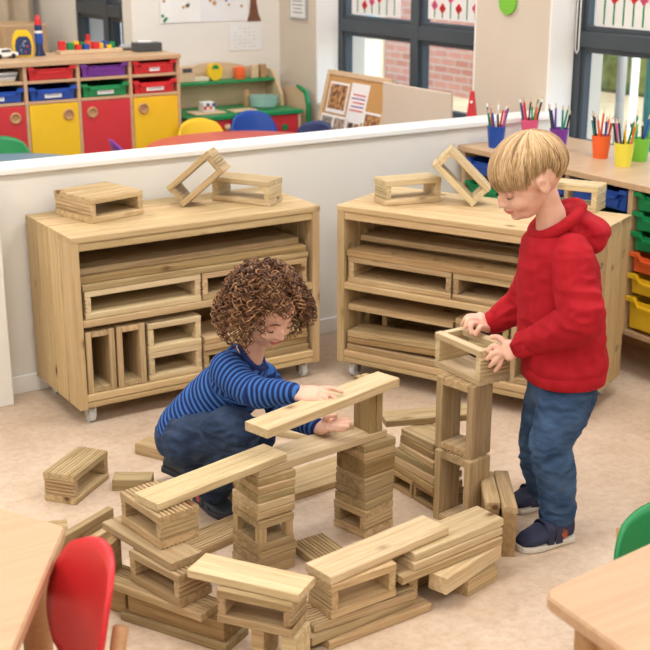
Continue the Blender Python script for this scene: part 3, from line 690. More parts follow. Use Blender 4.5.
def unit_right():
    v1 = VH - .0195; xs = 3.10; xe = UW - .016; zt = .69; zb = .150
    r = empty('tray_unit', (xs, 3.0, 0)); O = lambda mb, nm, m='beech': mb.build(nm, M[m], r)
    def bx(x0, x1, y0, y1, z0, z1): return MB().box(x0 - xs, x1 - xs, y0 - 3, y1 - 3, z0, z1, .002)
    O(bx(xs - .012, xe, .9, v1, zt - .022, zt), 'worktop')
    parts = [3.862, 3.59, 3.265, 2.95, 2.63, 2.31, 1.99]
    for q in parts: O(bx(xs, xe - .01, q - .011, q + .011, zb, zt - .0225), 'partition')
    for a, b in zip(parts, parts[1:]):
        O(bx(xs + .004, xe - .01, b + .0115, a - .0115, zb, zb + .020), 'bottom_shelf')
    O(bx(xe - .01, xe, 1.98, v1, zb, zt - .0225), 'back_panel')
    O(bx(xs + .28, xs + .30, 1.98, v1, 0, zb - .0005), 'plinth', 'beech_edge')
    tag(r, 'long low beech tray unit under the right-hand window', 'storage unit')
    def col(a, b, items):
        yc, w = (a + b) / 2, a - b - .030
        for (z, h, c, lab) in items: tray(xs + .008, yc, z, -90, w, .36, h, c, lab)
    col(3.862, 3.59, [(.585, .062, 'blue', 'blue tray, upper one behind the tilted block'), (.49, .064, 'green', 'green tray seen through the tilted block'), (.38, .07, 'blue', 'blue tray low behind the right cabinet')])
    col(3.59, 3.265, [(.585, .062, 'blue', 'blue tray behind the blond hair'), (.49, .064, 'green', 'green tray behind the neck of the child in red'), (.38, .07, 'green', 'green tray low behind the child in red')])
    col(3.265, 2.95, [(.582, .074, 'blue', 'deep blue tray right above the red hood'), (.488, .074, 'green', 'green tray peeping out between the red hood and the partition'), (.38, .08, 'green', 'green tray hidden behind the end of the right cabinet')])
    col(2.95, 2.63, [(.600, .063, 'green', 'topmost green tray at the right edge'), (.532, .063, 'green', 'second green tray at the right edge'), (.462, .063, 'green', 'third green tray at the right edge'),
                      (.385, .068, 'orange', 'orange tray at the right edge'), (.308, .068, 'yellow', 'shallow yellow tray at the right edge'), (.182, .112, 'yellow', 'deep yellow tray at the bottom of the right edge')])
unit_right()
# cups of pencils
PC = dict(red='red', blue='blue', green='green', orange='orange', black='black', purple='purple', white='white', teal='teal', pink='pink', yellow='yellow', navy='navy')
_pm = {}
def pencil_mesh(c, ln, brush):
    k = (c, round(ln, 3), brush)
    if k in _pm: return _pm[k]
    mb = MB(); r = .0042
    mb.tube([(0, 0, 0), (0, 0, ln - .02)], r, 6); mb.mi = 1; mb.tube([(0, 0, ln - .02), (0, 0, ln - .004)], [r, .0016], 6); mb.mi = 0; mb.tube([(0, 0, ln - .004), (0, 0, ln)], [.0016, .0004], 6)
    me = mb.mesh('pencil'); me.materials.append(FL[c]); me.materials.append(M['birch'] if not brush else FL['white']); _pm[k] = me; return me
def cup(x, y, z, r0, r1, h, colour, word, pens):
    c = MB().lathe([(r0 * .2, .0), (r0, 0), (r1, h), (r1 - .003, h), (r0 - .003, .004), (r0 * .2, .004)], 28, (0, 0, 0)).build('pencil_cup', FL[colour], loc=(x, y, z), smooth=False)
    tag(c, word, 'cup'); rr = random.Random(int(x * 991 + y * 777))
    n = len(pens); cnt = {}
    nice = word.split(' standing')[0].split(' plastic')[0]
    for i, p in enumerate(pens):
        ln = .150 + .03 * rr.random(); a = 2 * PI * i / n + rr.random() * .4
        base = Vector((x + (r0 - .009) * math.cos(a + .5) * .8, y + (r0 - .009) * math.sin(a + .5) * .8, z + .006))
        rim = Vector((x + (r1 - .0085) * math.cos(a), y + (r1 - .0085) * math.sin(a), z + h)); d = (rim - base).normalized()
        o = new_ob('pencil', pencil_mesh(p, ln, i % 4 == 3), loc=base); o.rotation_euler = d.to_track_quat('Z', 'Y').to_euler()
        side = 'leftmost' if False else ''
        tag(o, '%s pencil standing in the %s pencil cup' % (p, nice), 'pencil', '%s pencils in the %s cup' % (p, nice))
ZW = .6903
cup(3.175, 3.755, ZW, .028, .037, .085, 'blue', 'blue plastic pencil cup at the left end of the tray unit', ['red', 'white', 'red', 'navy', 'green', 'blue', 'black', 'pink', 'blue'])
cup(3.41, 3.825, ZW, .028, .037, .085, 'pink', 'pink plastic pencil cup half hidden behind the blond hair', ['green', 'black', 'pink', 'navy', 'red', 'green', 'orange', 'black'])
cup(3.34, 3.575, ZW, .028, .037, .085, 'purple', 'purple plastic pencil cup beside the window frame', ['green', 'purple', 'black', 'navy', 'teal', 'black'])
cup(3.355, 3.36, ZW, .028, .037, .085, 'orange', 'orange plastic pencil cup in front of the window', ['orange', 'red', 'navy', 'teal', 'black', 'orange', 'blue', 'red', 'green'])
cup(3.30, 3.19, ZW, .028, .037, .085, 'cupyellow', 'yellow plastic pencil cup in front of the green one', ['green', 'black', 'pink', 'black', 'navy', 'yellow', 'orange', 'lime'])
cup(3.43, 3.235, ZW, .028, .037, .085, 'lime', 'lime green plastic pencil cup at the right edge', ['blue', 'teal', 'navy', 'black', 'lime'])

# ================================================================== THE ROOM BEHIND THE HALF WALL
def unit_rear():
    yf, d, zt = 5.72, .40, .922
    us = [1.42, 1.69, 1.955, 2.218, 2.488, 2.748]
    r = empty('cupboard_unit', (us[0], yf, 0), 0); X = us[0]
    def O(nm, x0, x1, y0, y1, z0, z1, m='beech'): return MB().box(x0 - X, x1 - X, y0, y1, z0, z1, .0015).build(nm, M[m] if isinstance(m, str) else m, r)
    O('worktop', us[0] - .015, us[-1] + .012, -.012, d, zt - .022, zt)
    for q in us: O('partition', q - .0085, q + .0085, 0, d - .01, .04, zt - .0225)
    for a, b in zip(us, us[1:]):
        for z in (.818, .722): O('shelf', a + .009, b - .009, .002, d - .01, z, z + .014)
        O('bottom_shelf', a + .009, b - .009, .002, d - .01, .04, .056)
    O('back_panel', us[0], us[-1], d - .009, d, .04, zt - .0225); O('plinth', us[0], us[-1], .03, .045, 0, .0395)
    for k, c in enumerate(('dooryellow', 'doorred', 'dooryellow', 'doorred', 'dooryellow')):
        a, b = us[k] + .010, us[k + 1] - .010
        dd = MB().box(a - X, b - X, -.004, .012, .058, .719, .002).build('door', FL[c], r)
        hx = (b - .052 if k in (0, 1, 2) else a + .05) - X
        ring_ = MB(); pts = [(hx + .022 * math.cos(t), -.006, .665 + .022 * math.sin(t)) for t in [2 * PI * i / 24 for i in range(25)]]
        hnd = ring_.tube(pts, .006, 8, cap=False).build('handle', M['beech_edge'], dd, smooth=True)
        MB().tube([(hx, -.0045, .665), (hx, -.002, .665)], .018, 16).build('finger_hole', FL['tan'], hnd)
    tag(r, 'beech cupboard with trays above red and yellow doors, behind the half wall', 'cupboard')
    w = .262 - .024
    items = {1: [(.737, 'blue', 'blue tray with a label at the far left of the cupboard', (.05, .026))],
             2: [(.833, 'red', 'red tray without label on the cupboard\'s top row', None), (.737, 'blue', 'blue tray with a white label under the unlabelled red tray', (.085, .026))],
             3: [(.833, 'purple', 'purple tray on the cupboard\'s top row', None), (.737, 'green', 'green tray with a white label in the cupboard', (.085, .026))],
             4: [(.833, 'red', 'labelled red tray on the top row at the right end of the cupboard', (.055, .024)), (.737, 'red', 'labelled red tray on the second row at the right end of the cupboard', (.095, .024))]}
    for k, l in items.items():
        for z, c, lab, st in l: tray((us[k] + us[k + 1]) / 2, yf + .004, z, 0, us[k + 1] - us[k] - .024, .33, .064, c, lab, st)
    for i in range(4):
        tag(MB().box(-.09, .09, -.1, .1, 0, .010, .001).build('picture_book', [FL['cream'], M['paper'], FL['grey'], M['paper']][i], loc=(1.825 + .002 * i, yf + .13, .8325 + .0105 * i), rot=(0, 0, .06 * i)), '%s book of the pile in the cupboard\'s top left opening' % ['bottom', 'second', 'third', 'top'][i], 'book', 'books piled in the cupboard')
    return zt
ZU = unit_rear() + .0003
def q(x, y, z=0): return (x, y, z)
# toys on the cupboard
def P5(px, py, v=5.86):   # spot on the worktop
    p = at(px, py, ZU); return p
p = P5(24, 57)
r = empty('toy_clock', (p.x, p.y, ZU), R(-12)); r.scale = (.84, .84, .84)
mb = MB(); pr_ = [(-.052, 0), (.052, 0), (.060, .07), (.050, .125), (.030, .150), (-.030, .150), (-.050, .125), (-.060, .07)]; mb.prism(pr_, 0, .045); mb.build('case', FL['yellow'], r)
MB().prism([(x * .78, .012 + z * .70) for x, z in pr_], -.008, .002).build('front', FL['navy'], r)
rr = random.Random(3)
for i in range(12):
    MB().ball((-.03 + .06 * rr.random(), -.008, .025 + .07 * rr.random()), (.005, .003, .005), 8).build('bead', FL[rr.choice(['red', 'blue', 'teal', 'grey'])], r)
tag(r, 'yellow toy case with a dark beaded front on the cupboard', 'toy')
p = P5(40, 56); r = empty('toy_rocket', (p.x, p.y, ZU))
MB().lathe([(.014, 0), (.018, .02), (.018, .06)], 18).build('body', FL['navy'], r, smooth=False)
MB().lathe([(.019, .06), (.020, .075), (.020, .11)], 18).build('middle', FL['blue'], r); MB().lathe([(.0205, .11), (.0205, .122)], 18).build('band', FL['white'], r)
MB().lathe([(.019, .122), (.018, .150)], 18).build('collar', FL['navy'], r); MB().lathe([(.018, .15), (.015, .175), (.004, .198)], 18).build('nose', FL['red'], r)
for a in (0, 2.1, 4.2): MB().prism([(.014, 0), (.03, 0), (.016, .04)], -.003, .003).build('fin', FL['navy'], r, rot=(0, 0, a))
tag(r, 'slim toy rocket with a red tip standing on the cupboard', 'toy')
p = P5(10, 53); r = empty('toy_windmill', (1.635, 6.03, ZU)); r.scale = (.85, .85, .85)
MB().tube([(0, 0, 0), (0, 0, .19)], .008, 10).build('post', FL['navy'], r)
for a in (-.55, .55): MB().box(-.026, .026, -.006, .006, .0, .09, .004).build('vane', FL['skyblue'] if a < 0 else FL['lightblue'], r, loc=(.05 * (1 if a > 0 else -1), 0, .10))
MB().box(-.07, .07, -.004, .004, .135, .15, .003).build('crossbar', FL['blue'], r)
tag(r, 'blue paddle-shaped toy at the left end of the cupboard', 'toy')
p = P5(5, 58.5); r = empty('toy_car', (p.x, p.y - .0, ZU), .1)
MB().prism([(-.06, .012), (.06, .012), (.06, .028), (.035, .03), (.02, .046), (-.03, .046), (-.045, .03), (-.06, .026)], -.022, .022).build('body', FL['white'], r)
MB().prism([(-.026, .031), (.028, .031), (.017, .043), (-.022, .043)], -.0226, .0226).build('windows', FL['darkgrey'], r)
for a in (-.035, .035):
    for b in (-.02, .02): MB().tube([(a, b - .004, .012), (a, b + .004, .012)], .012, 14).build('wheel', FL['black'], r)
tag(r, 'white toy car with dark windows on the cupboard', 'toy car')
p = at(92, 53.5, ZU); r = MB().box(-.165, .165, -.035, .035, 0, .020, .003).build('block_tray', M['birch'], loc=(p.x, p.y + .03, ZU), rot=(0, 0, 0))
tag(r, 'long wooden base carrying coloured bricks on the cupboard', 'toy')
bx0 = p.x; by0 = p.y + .03
cols = [('red', -.145, 0, .032, .045), ('green', -.100, .008, .030, .034), ('red', -.066, -.016, .026, .026), ('yellow', -.064, .018, .024, .040), ('green', -.036, .010, .022, .034), ('blue', -.024, -.016, .028, .026), ('orange', .000, .014, .024, .040), ('red', .030, -.010, .034, .034), ('yellow', .064, .012, .022, .026), ('blue', .088, .014, .024, .036), ('yellow', .098, -.016, .020, .018), ('green', .122, .004, .024, .030)]
nm = ['red brick at the left end of the wooden base', 'green brick second from the left on the wooden base', 'small red brick in the front row left of the blue one', 'yellow brick behind the small red one', 'green brick behind the blue one', 'small blue brick in the front row', 'orange brick under the red cylinder', 'larger red brick right of the middle', 'small yellow brick right of the larger red one', 'blue brick near the right end', 'low yellow brick near the right end', 'green brick at the right end of the wooden base']
for (c, dx, dy, w, h), lb in zip(cols, nm):
    tag(MB().box(-w / 2, w / 2, -.014, .014, 0, h, .002).build('toy_brick', FL[c], loc=(bx0 + dx, by0 + dy, ZU + .0203)), lb, 'toy brick', 'coloured bricks on the wooden base')
tag(MB().lathe([(.011, 0), (.011, .03)], 16).build('toy_brick', FL['red'], loc=(bx0, by0 + .014, ZU + .0606)), 'red cylinder standing on top of the orange brick', 'toy brick')
p = P5(130, 50)
tag(MB().ball((0, 0, .012), (.05, .035, .016), 16).build('grey_cloth', FL['grey'], loc=(p.x, p.y + .02, ZU + .004), smooth=True), 'small crumpled grey cloth on the cupboard', 'cloth')
p = P5(151, 52); r = empty('desk_caddy', (p.x + .0, p.y + .05, ZU), R(-8))
MB().box(-.07, .07, -.04, .04, 0, .045, .004).build('box', FL['darkgrey'], r); MB().box(-.05, .02, -.025, .025, .045, .053, .003).build('paper_pad', M['paper'], r)
tag(r, 'dark desk caddy with white paper at the right end of the cupboard', 'box')

# artwork and notices
def flat(name, x0, x1, z0, z1, y, m, label, cat, parent=None):
    o = MB().box(x0, x1, y - .003, y - .0006, z0, z1).build(name, m, parent); return tag(o, label, cat) if label else o
a = empty('dot_painting', (3.14, VW, 1.11)); flat('sheet', -.26, .275, -.075, .25, 0, M['paper'], None, None, a)
flat('torn_sheet', -.255, -.02, -.072, .10, -.003, FL['white'], None, None, a)
rr = random.Random(11)
for i in range(26):
    x = -.235 + .47 * rr.random(); z = .0 + .20 * rr.random(); c = rr.choice(['tan', 'tan', 'cork', 'beigeish', 'blue', 'teal', 'grey']); c = c if c in FL else 'cork'
    MB().tube([(x, -.0075, z), (x, -.006, z)], .006 + .006 * rr.random(), 10).build('dot', FL[c], a)
for x, z in ((-.245, -.035), (-.225, -.05), (-.235, -.06)): MB().tube([(x, -.0075, z), (x, -.006, z)], .009, 10).build('dot', FL['green'], a)
tag(a, 'children\'s dot painting on white paper on the far wall', 'artwork')
a = empty('tree_trunk_cutout', (3.45, VW, 1.03)); MB().prism([(-.040, 0), (.048, 0), (.030, .04), (.020, .10), (.020, .33), (-.022, .33), (-.018, .10), (-.026, .04)], -.0065, -.0035).build('trunk', noisy('bark_brown', (.16, .07, .04), (.22, .10, .06), 20, .9), a)
tag(a, 'brown paper tree trunk at the right end of the dot painting', 'artwork')
a = empty('notice_sheet', (3.40, VW, .945)); flat('paper', -.105, .105, -.072, .078, 0, M['paper'], None, None, a)
for i in range(6):
    for k in range(5): MB().box(-.075 + .03 * k, -.075 + .03 * k + .016, -.0036, -.003, .045 - .02 * i, .047 - .02 * i).build('lettering', FL['grey'], a) if (i * 3 + k) % 4 else None
tag(a, 'white sheet of paper pinned below the dot painting', 'notice')
# framed notice on the right wall near the corner
a = empty('framed_notice', (UW, 5.98, 1.10))
MB().box(-.012, -.0006, -.09, .09, -.055, .12, .002).build('frame', FL['grey'], a); MB().box(-.013, -.0122, -.078, .078, -.045, .11).build('paper', M['paper'], a)
for i, (w, h) in enumerate(((.055, .008), (.05, .004), (.055, .004), (.04, .004), (.05, .004))): MB().box(-.0136, -.0131, -w, w, .06 - .02 * i, .06 - .02 * i + h).build('lettering', FL['darkgrey'], a)
tag(a, 'framed notice with lines of text by the far corner', 'notice')
tag(MB().tube([(UW - .012, 4.233, 1.215), (UW - .0006, 4.233, 1.215)], .055, 24).build('green_badge', FL['lime'], rot=(0, 0, 0)), 'lime green rounded sign on the pier between the windows', 'sign')
# paintings stuck inside the upper panes
def painting(y0, y1, z0, z1, seed, label, x=X0 + .158):
    a = empty('window_painting', (x, (y0 + y1) / 2, z0)); w = (y1 - y0) / 2
    MB().box(0, .001, -w, w, 0, z1 - z0).build('paper', M['paper'], a); rr = random.Random(seed)
    for i in range(6):
        y = -w * .75 + 1.5 * w * i / 5; h = (z1 - z0) * (.18 + .3 * rr.random())
        s_ = MB().box(-.0015, -.0002, y - .004, y + .004, .01, h).build('stem', FL['green'], a)
        for j in range(4): MB().tube([(-.002, y + .012 * math.cos(j * 1.6), h + .012 * math.sin(j * 1.6)), (-.0003, y + .012 * math.cos(j * 1.6), h + .012 * math.sin(j * 1.6))], .012, 8).build('petal', FL['pink' if i % 2 else 'red'], s_)
    tag(a, label, 'artwork')
painting(3.50, 3.86, 1.128, 1.42, 5, 'child\'s painting of pink flowers on the right-hand window')
painting(5.25, 5.70, 1.085, 1.36, 6, 'child\'s painting in the left upper pane of the middle window')
painting(4.60, 5.02, 1.095, 1.36, 8, 'child\'s painting in the right upper pane of the middle window')

# ---- play kitchen
def kitchen():
    x0, x1, y0, y1, zw = 2.838, 3.515, 5.80, 6.18, .582
    r = empty('play_kitchen', (x0, y0, 0)); O = lambda nm, a, b, c, d, e, f, m, par=None, bev=.002: MB().box(a, b, c, d, e, f, bev).build(nm, m, par or r)
    W, D = x1 - x0, y1 - y0
    O('worktop', -.01, W + .01, -.012, D, zw - .02, zw, FL['green'])
    for a, b in ((0, .016), (W / 2 - .01, W / 2 + .01), (W - .016, W)): O('side_panel', a, b, 0, D, 0, zw - .0205, M['birch'])
    d1 = O('cupboard_door', .018, W / 2 - .012, -.002, .012, .05, zw - .024, FL['doorred']); d2 = O('oven_door', W / 2 + .012, W - .018, -.002, .012, .05, zw - .024, FL['doorred'])
    for xx in (.10, .22): MB().ball((xx, -.014, zw - .062), .019, 12).build('knob', M['birch'], d1, smooth=True)
    for xx, c in ((.095, 'blue'), (.165, 'purple'), (.235, 'green')): MB().tube([(W / 2 + xx, -.006, zw - .09), (W / 2 + xx, -.0015, zw - .09)], .018, 16).build('dial', FL[c], d2)
    pts = [(0, zw + .0005)] + [(0, .735)] + [(W * t, .735 + .085 * math.sin(PI * t) ** .8) for t in [i / 16 for i in range(1, 16)]] + [(W, .735), (W, zw + .0005)]
    MB().prism(pts, D - .016, D).build('back_board', M['birch'], r)
    for a in (0, W - .016):
        MB().prism([(D - .20, zw + .0005), (D - .017, zw + .0005), (D - .017, .775), (D - .09, .77), (D - .13, .72), (D - .19, .645)], a, a + .016, axis='x').build('side_wing', M['birch'], r)
    O('upper_shelf', .017, W - .017, D - .13, D - .0165, .715, .729, FL['green'])
    tag(r, 'birch play kitchen with red doors and green worktop', 'play kitchen')
    zs_, yy = .7295, y1 - .07
    def it(name, mb, m, x, y, z, label, cat, **k): return tag(mb.build(name, m, loc=(x, y, z), **k), label, cat)
    a = it('toy_radio', MB().box(-.045, .045, -.022, .022, 0, .085, .004), M['birch'], x0 + .14, yy, zs_, 'wooden toy radio on the play kitchen shelf', 'toy'); MB().box(-.028, .028, -.0228, -.0215, .052, .074).build('screen', FL['darkgrey'], a)
    a = it('toy_clock', MB().prism([(.045 * math.cos(t), .047 + .047 * math.sin(t)) for t in [2 * PI * i / 20 for i in range(20)]], -.014, .014), FL['yellow'], x0 + .315, yy, zs_, 'round yellow toy clock on the play kitchen shelf', 'toy')
    MB().prism([(.022 * math.cos(t), .062 + .022 * math.sin(t)) for t in [PI * i / 10 for i in range(11)]], -.0152, -.0143).build('face', FL['green'], a)
    it('toy_jar', MB().lathe([(.03, 0), (.034, .03), (.032, .06), (.02, .066)], 18), FL['orange'], x0 + .47, yy, zs_, 'amber toy jar on the play kitchen shelf', 'toy')
    it('toy_block', MB().box(-.022, .022, -.018, .018, 0, .07, .003), M['birch'], x0 + .56, yy, zs_, 'left wooden block on the play kitchen shelf', 'toy')
    it('toy_block', MB().box(-.018, .018, -.018, .018, 0, .072, .003), FL['tan'], x0 + .615, yy, zs_, 'right brown block on the play kitchen shelf', 'toy')
    it('toy_food', MB().box(-.05, .05, -.014, .014, 0, .022, .003), FL['cream'], x0 + .225, yy, zs_, 'low cream block between radio and clock', 'toy')
    zw2 = zw + .0005
    a = it('chopping_board', MB().box(-.09, .09, -.06, .06, 0, .010, .003), M['birch'], x0 + .16, y0 + .12, zw2, 'small wooden board at the left of the green worktop', 'board')
    a = it('toy_till', MB().box(-.035, .035, -.03, .03, 0, .05, .004), FL['white'], x0 + .17, y0 + .13, zw2 + .0103, 'small toy house with coloured tiles on the wooden board', 'toy')
    for i, c in enumerate(('red', 'navy', 'orange', 'blue')): MB().box(-.032 + .017 * i, -.018 + .017 * i, -.034, -.0302, .012 + .016 * (i % 2), .030 + .016 * (i % 2)).build('tile', FL[c], a)
    it('chopping_board', MB().box(-.07, .07, -.045, .045, 0, .009, .003), M['birch'], x0 + .37, y0 + .10, zw2, 'second wooden board in the middle of the green worktop', 'board')
    it('glass_bowl', MB().lathe([(.03, 0), (.075, .012), (.085, .065), (.081, .065), (.071, .016), (.03, .004)], 24), M['bowl'], x0 + .53, y0 + .15, zw2, 'clear bowl on the right of the green worktop', 'bowl')
    it('toy_cup', MB().lathe([(.018, 0), (.018, .06), (.012, .09)], 14), FL['tan'], x0 + .475, y0 + .24, zw2, 'wooden toy bottle behind the clear bowl', 'toy')
kitchen()
a = empty('cot_end', (3.555, 5.83, 0)); MB().prism([(-.02, 0), (.26, 0), (.26, .645), (.20, .68), (.08, .685), (.0, .66), (-.02, .60)], 0, .018, axis='x').build('panel', M['birch'], a)
MB().prism([(-.035, 0), (-.02, 0), (-.02, .60), (.0, .66), (.08, .69), (.08, .70), (-.01, .675), (-.035, .61)], -.002, .02, axis='x').build('green_edge', FL['green'], a)
tag(a, 'green-edged wooden panel at the right of the play kitchen', 'furniture')

# ---- tables and chairs behind the half wall
def round_table(x, y, rad, z, m_, label):
    r = empty('round_table', (x, y, 0)); MB().lathe([(rad - .005, z - .025), (rad, z - .02), (rad, z - .004), (rad - .004, z)], 48).build('tabletop', m_, r)
    for k in range(4):
        a = PI / 4 + k * PI / 2; MB().tube([(rad * .78 * math.cos(a), rad * .78 * math.sin(a), 0), (rad * .74 * math.cos(a), rad * .74 * math.sin(a), z - .0255)], .017, 12).build('leg', FL['grey'], r, smooth=True)
    tag(r, label, 'table')
round_table(2.78, 5.10, .46, .545, FL['tablered'], 'round red table behind the half wall')
round_table(1.60, 5.08, .44, .545, FL['tableblue'], 'grey-blue round table at the left behind the half wall')
for x, y, w, c, lb in ((2.82, 5.47, -92, 'yellow', 'yellow school chair behind the red round table'), (3.17, 5.57, -95, 'blue', 'blue school chair in front of the play kitchen'),
                       (3.10, 5.22, -165, 'navy', 'dark blue school chair at the right of the red table'), (2.40, 5.24, -10, 'purple', 'purple school chair at the left of the red table'),
                       (1.72, 5.44, -110, 'green', 'green school chair beside the grey-blue table')):
    shell_chair(x, y, w, c, lb, wood_legs=False, sh=.31, bh=.23, bw=.26)

# ---- cork display board leaning by the middle window
a = empty('display_board', (3.52, 5.30, 0)); A1, A2 = Vector((3.36, 5.58, .80)), Vector((3.36, 5.02, .80))
a.location = ((A1 + A2) / 2).x, ((A1 + A2) / 2).y, 0; a.rotation_euler = (0, R(14), 0)
W2 = (A1 - A2).length / 2
MB().box(0, .018, -W2, W2, .04, .825, .003).build('cork_panel', FL['cork'], a)
mb = MB()
for q4 in ((-W2 - .012, -W2 + .014, .03, .838), (W2 - .014, W2 + .012, .03, .838), (-W2 + .014, W2 - .014, .812, .838), (-W2 + .014, W2 - .014, .03, .056)): mb.box(-.006, .024, *q4, .002)
mb.build('wooden_frame', M['birch'], a)
def photo(y0, y1, z0, z1, kind):
    sh = MB().box(-.003, -.0006, y0, y1, z0, z1).build('photo_sheet', M['paper'], a); rr = random.Random(int(y0 * 991) + 5)
    if kind == 'grid':
        hw, hh_ = (y1 - y0), (z1 - z0)
        for i in range(2):
            for j in range(2): MB().box(-.0045, -.0032, y0 + hw * (.07 + .47 * i), y0 + hw * (.46 + .47 * i), z0 + hh_ * (.08 + .47 * j), z0 + hh_ * (.47 + .47 * j)).build('photograph', noisy('photo', rr.choice([(.05, .04, .04), (.45, .22, .08), (.25, .12, .05)]), rr.choice([(.5, .45, .4), (.6, .35, .15), (.1, .06, .04)]), 60, .4), sh)
    elif kind == 'photo': MB().box(-.0045, -.0032, y0 + .012, y1 - .012, z0 + .02, z1 - .012).build('photograph', noisy('photo', (.10, .04, .02), (.60, .32, .14), 45, .4), sh)
    else:
        for k in range(5): MB().box(-.0045, -.0032, y0 + .02, y1 - .02 - .01 * (k % 3), z0 + .05 + .02 * k, z0 + .056 + .02 * k).build('lettering', FL['purple'] if k % 2 else FL['red'], sh)
photo(.06, .24, .62, .78, 'photo'); photo(-.12, .04, .60, .79, 'text'); photo(.02, .27, .40, .61, 'grid'); photo(-.10, .01, .42, .60, 'grid'); photo(-.29, -.12, .42, .66, 'photo')
tag(a, 'cork display board with photographs below the middle window', 'notice board')
a = empty('felt_panel', (3.50, 4.735, 0)); MB().box(0, .016, -.27, .27, .05, .805, .004).build('panel', M['wall_beige_shaded'], a)
for q4 in (-.22, .20): MB().box(-.02, .05, q4, q4 + .03, 0, .0495, .003).build('foot', M['birch'], a)
tag(a, 'plain beige display panel between the cork board and the red cone', 'panel')
p = at(465, 116, .70)
a = empty('traffic_cone', (3.385, 4.17, 0)); MB().lathe([(.13, 0), (.13, .012), (.11, .02), (.010, .852), (.007, .856)], 24).build('cone', FL['doorred'], a, smooth=False); MB().ball((-.016, -.014, .81), .006, 8).build('reflector', FL['white'], a)
tag(a, 'tall red cone standing behind the half wall', 'cone')

# ================================================================== THE TWO CHILDREN
def to_mesh_remesh(mb, voxel, smooth_it=6, fac=.5):
    me = mb.mesh('tmp'); o = bpy.data.objects.new('tmp', me); C.objects.link(o)
    md = o.modifiers.new('r', 'REMESH'); md.mode = 'VOXEL'; md.voxel_size = voxel
    sm = o.modifiers.new('s', 'SMOOTH'); sm.iterations = smooth_it; sm.factor = fac
    dg = bpy.context.evaluated_depsgraph_get(); dg.update(); me2 = bpy.data.meshes.new_from_object(o.evaluated_get(dg))
    bpy.data.objects.remove(o); bpy.data.meshes.remove(me); me2.materials.clear(); return me2
def cap(mb, pts, rad, n=16):
    """swept limb with ball joints"""
    pts = [Vector(p) for p in pts]
    mb.tube(pts, list(rad), n)
    for p, r in zip(pts, rad): mb.ball(p, r, 14)
def catmull(pts, rad, k=5):
    pts = [Vector(p) for p in pts]; P_ = [pts[0] * 2 - pts[1]] + pts + [pts[-1] * 2 - pts[-2]]; out = []; rr = []
    for i in range(len(pts) - 1):
        a, b, c, d = P_[i:i + 4]
        for j in range(k):
            t = j / k
            out.append(.5 * ((2 * b) + (c - a) * t + (2 * a - 5 * b + 4 * c - d) * t * t + (3 * b - a - 3 * c + d) * t ** 3)); rr.append(rad[i] * (1 - t) + rad[i + 1] * t)
    out.append(pts[-1]); rr.append(rad[-1]); return out, rr
def limb(mb, pts, rad, n=16, k=4):
    p, r = catmull(pts, rad, k); mb.tube(p, r, n); mb.ball(p[0], r[0], 14); mb.ball(p[-1], r[-1], 14)
def loft(mb, secs, n=28, power=2.3):
    """secs: (centre, front dir, side dir, half depth, half width)"""
    rings = []
    for c, f, s, a, b in secs:
        c, f, s = Vector(c), Vector(f).normalized(), Vector(s).normalized(); ring = []
        for k in range(n):
            t = 2 * PI * k / n; ct, st = math.cos(t), math.sin(t)
            ring.append(c + f * a * math.copysign(abs(ct) ** (2 / power), ct) + s * b * math.copysign(abs(st) ** (2 / power), st))
        rings.append(ring)
    mb.skin(rings)
def frame(fwd, up_hint=(0, 0, 1)):
    x = Vector(fwd).normalized(); y = Vector(up_hint).cross(x).normalized(); z = x.cross(y); return Matrix((x, y, z)).transposed()
def head(mb, c, fr, s=1.):
    """fr columns: forward, left, up"""
    T = lambda v: Vector(c) + fr @ (Vector(v) * s)
    B = lambda v, r: mb.ball(T(v), tuple(a * s for a in r), 26, fr)
    B((-.012, 0, .022), (.088, .073, .076)); B((.022, 0, -.018), (.060, .057, .062)); B((.030, 0, -.055), (.042, .038, .032))
    B((.018, 0, -.030), (.056, .050, .048)); B((.058, 0, -.066), (.018, .018, .014))           # jaw, chin
    for q_ in (-1, 1):
        B((.048, q_ * .030, -.028), (.026, .024, .024))                                         # cheeks
        B((-.006, q_ * .073, -.008), (.014, .0075, .024)); B((-.002, q_ * .076, .004), (.013, .007, .013))  # ears
    B((.080, 0, -.014), (.010, .0075, .014)); B((.084, 0, -.024), (.010, .0095, .0085))          # nose
    for q_ in (-1, 1): B((.079, q_ * .008, -.027), (.008, .0065, .006))
    B((.076, 0, -.043), (.009, .017, .0055)); B((.074, 0, -.051), (.009, .014, .0055))           # lips
def sculpt_head(me, c, fr, s=1.):
    c = Vector(c); inv = fr.transposed()
    bumps = [((.078, .030, -.003), .015, (-.006, 0, 0)), ((.078, -.030, -.003), .015, (-.006, 0, 0)), ((.082, .027, .016), .014, (.002, 0, 0)), ((.082, -.027, .016), .014, (.002, 0, 0)),
             ((.080, 0, -.047), .0035, (-.003, 0, 0)), ((.080, .017, -.047), .006, (-.003, 0, 0)), ((.080, -.017, -.047), .006, (-.003, 0, 0)), ((.078, 0, -.058), .008, (-.003, 0, 0)),
             ((-.001, .082, -.004), .0085, (0, -.007, 0)), ((-.001, -.082, -.004), .0085, (0, .007, 0))]
    lipf = set()
    for v in me.vertices:
        q_ = inv @ (v.co - c) / s
        if q_.length > .14: continue
        d = Vector((0, 0, 0))
        for bc, r, dv in bumps:
            w = math.exp(-((q_ - Vector(bc)).length / r) ** 2)
            if w > .02: d += Vector(dv) * w
        v.co += fr @ (d * s)
        if q_.x > .066 and abs(q_.y) < .019 and ((q_.z + .047) / .0085) ** 2 + (q_.y / .019) ** 2 < 1: lipf.add(v.index)
    for p in me.polygons:
        if all(i in lipf for i in p.vertices): p.material_index = 1
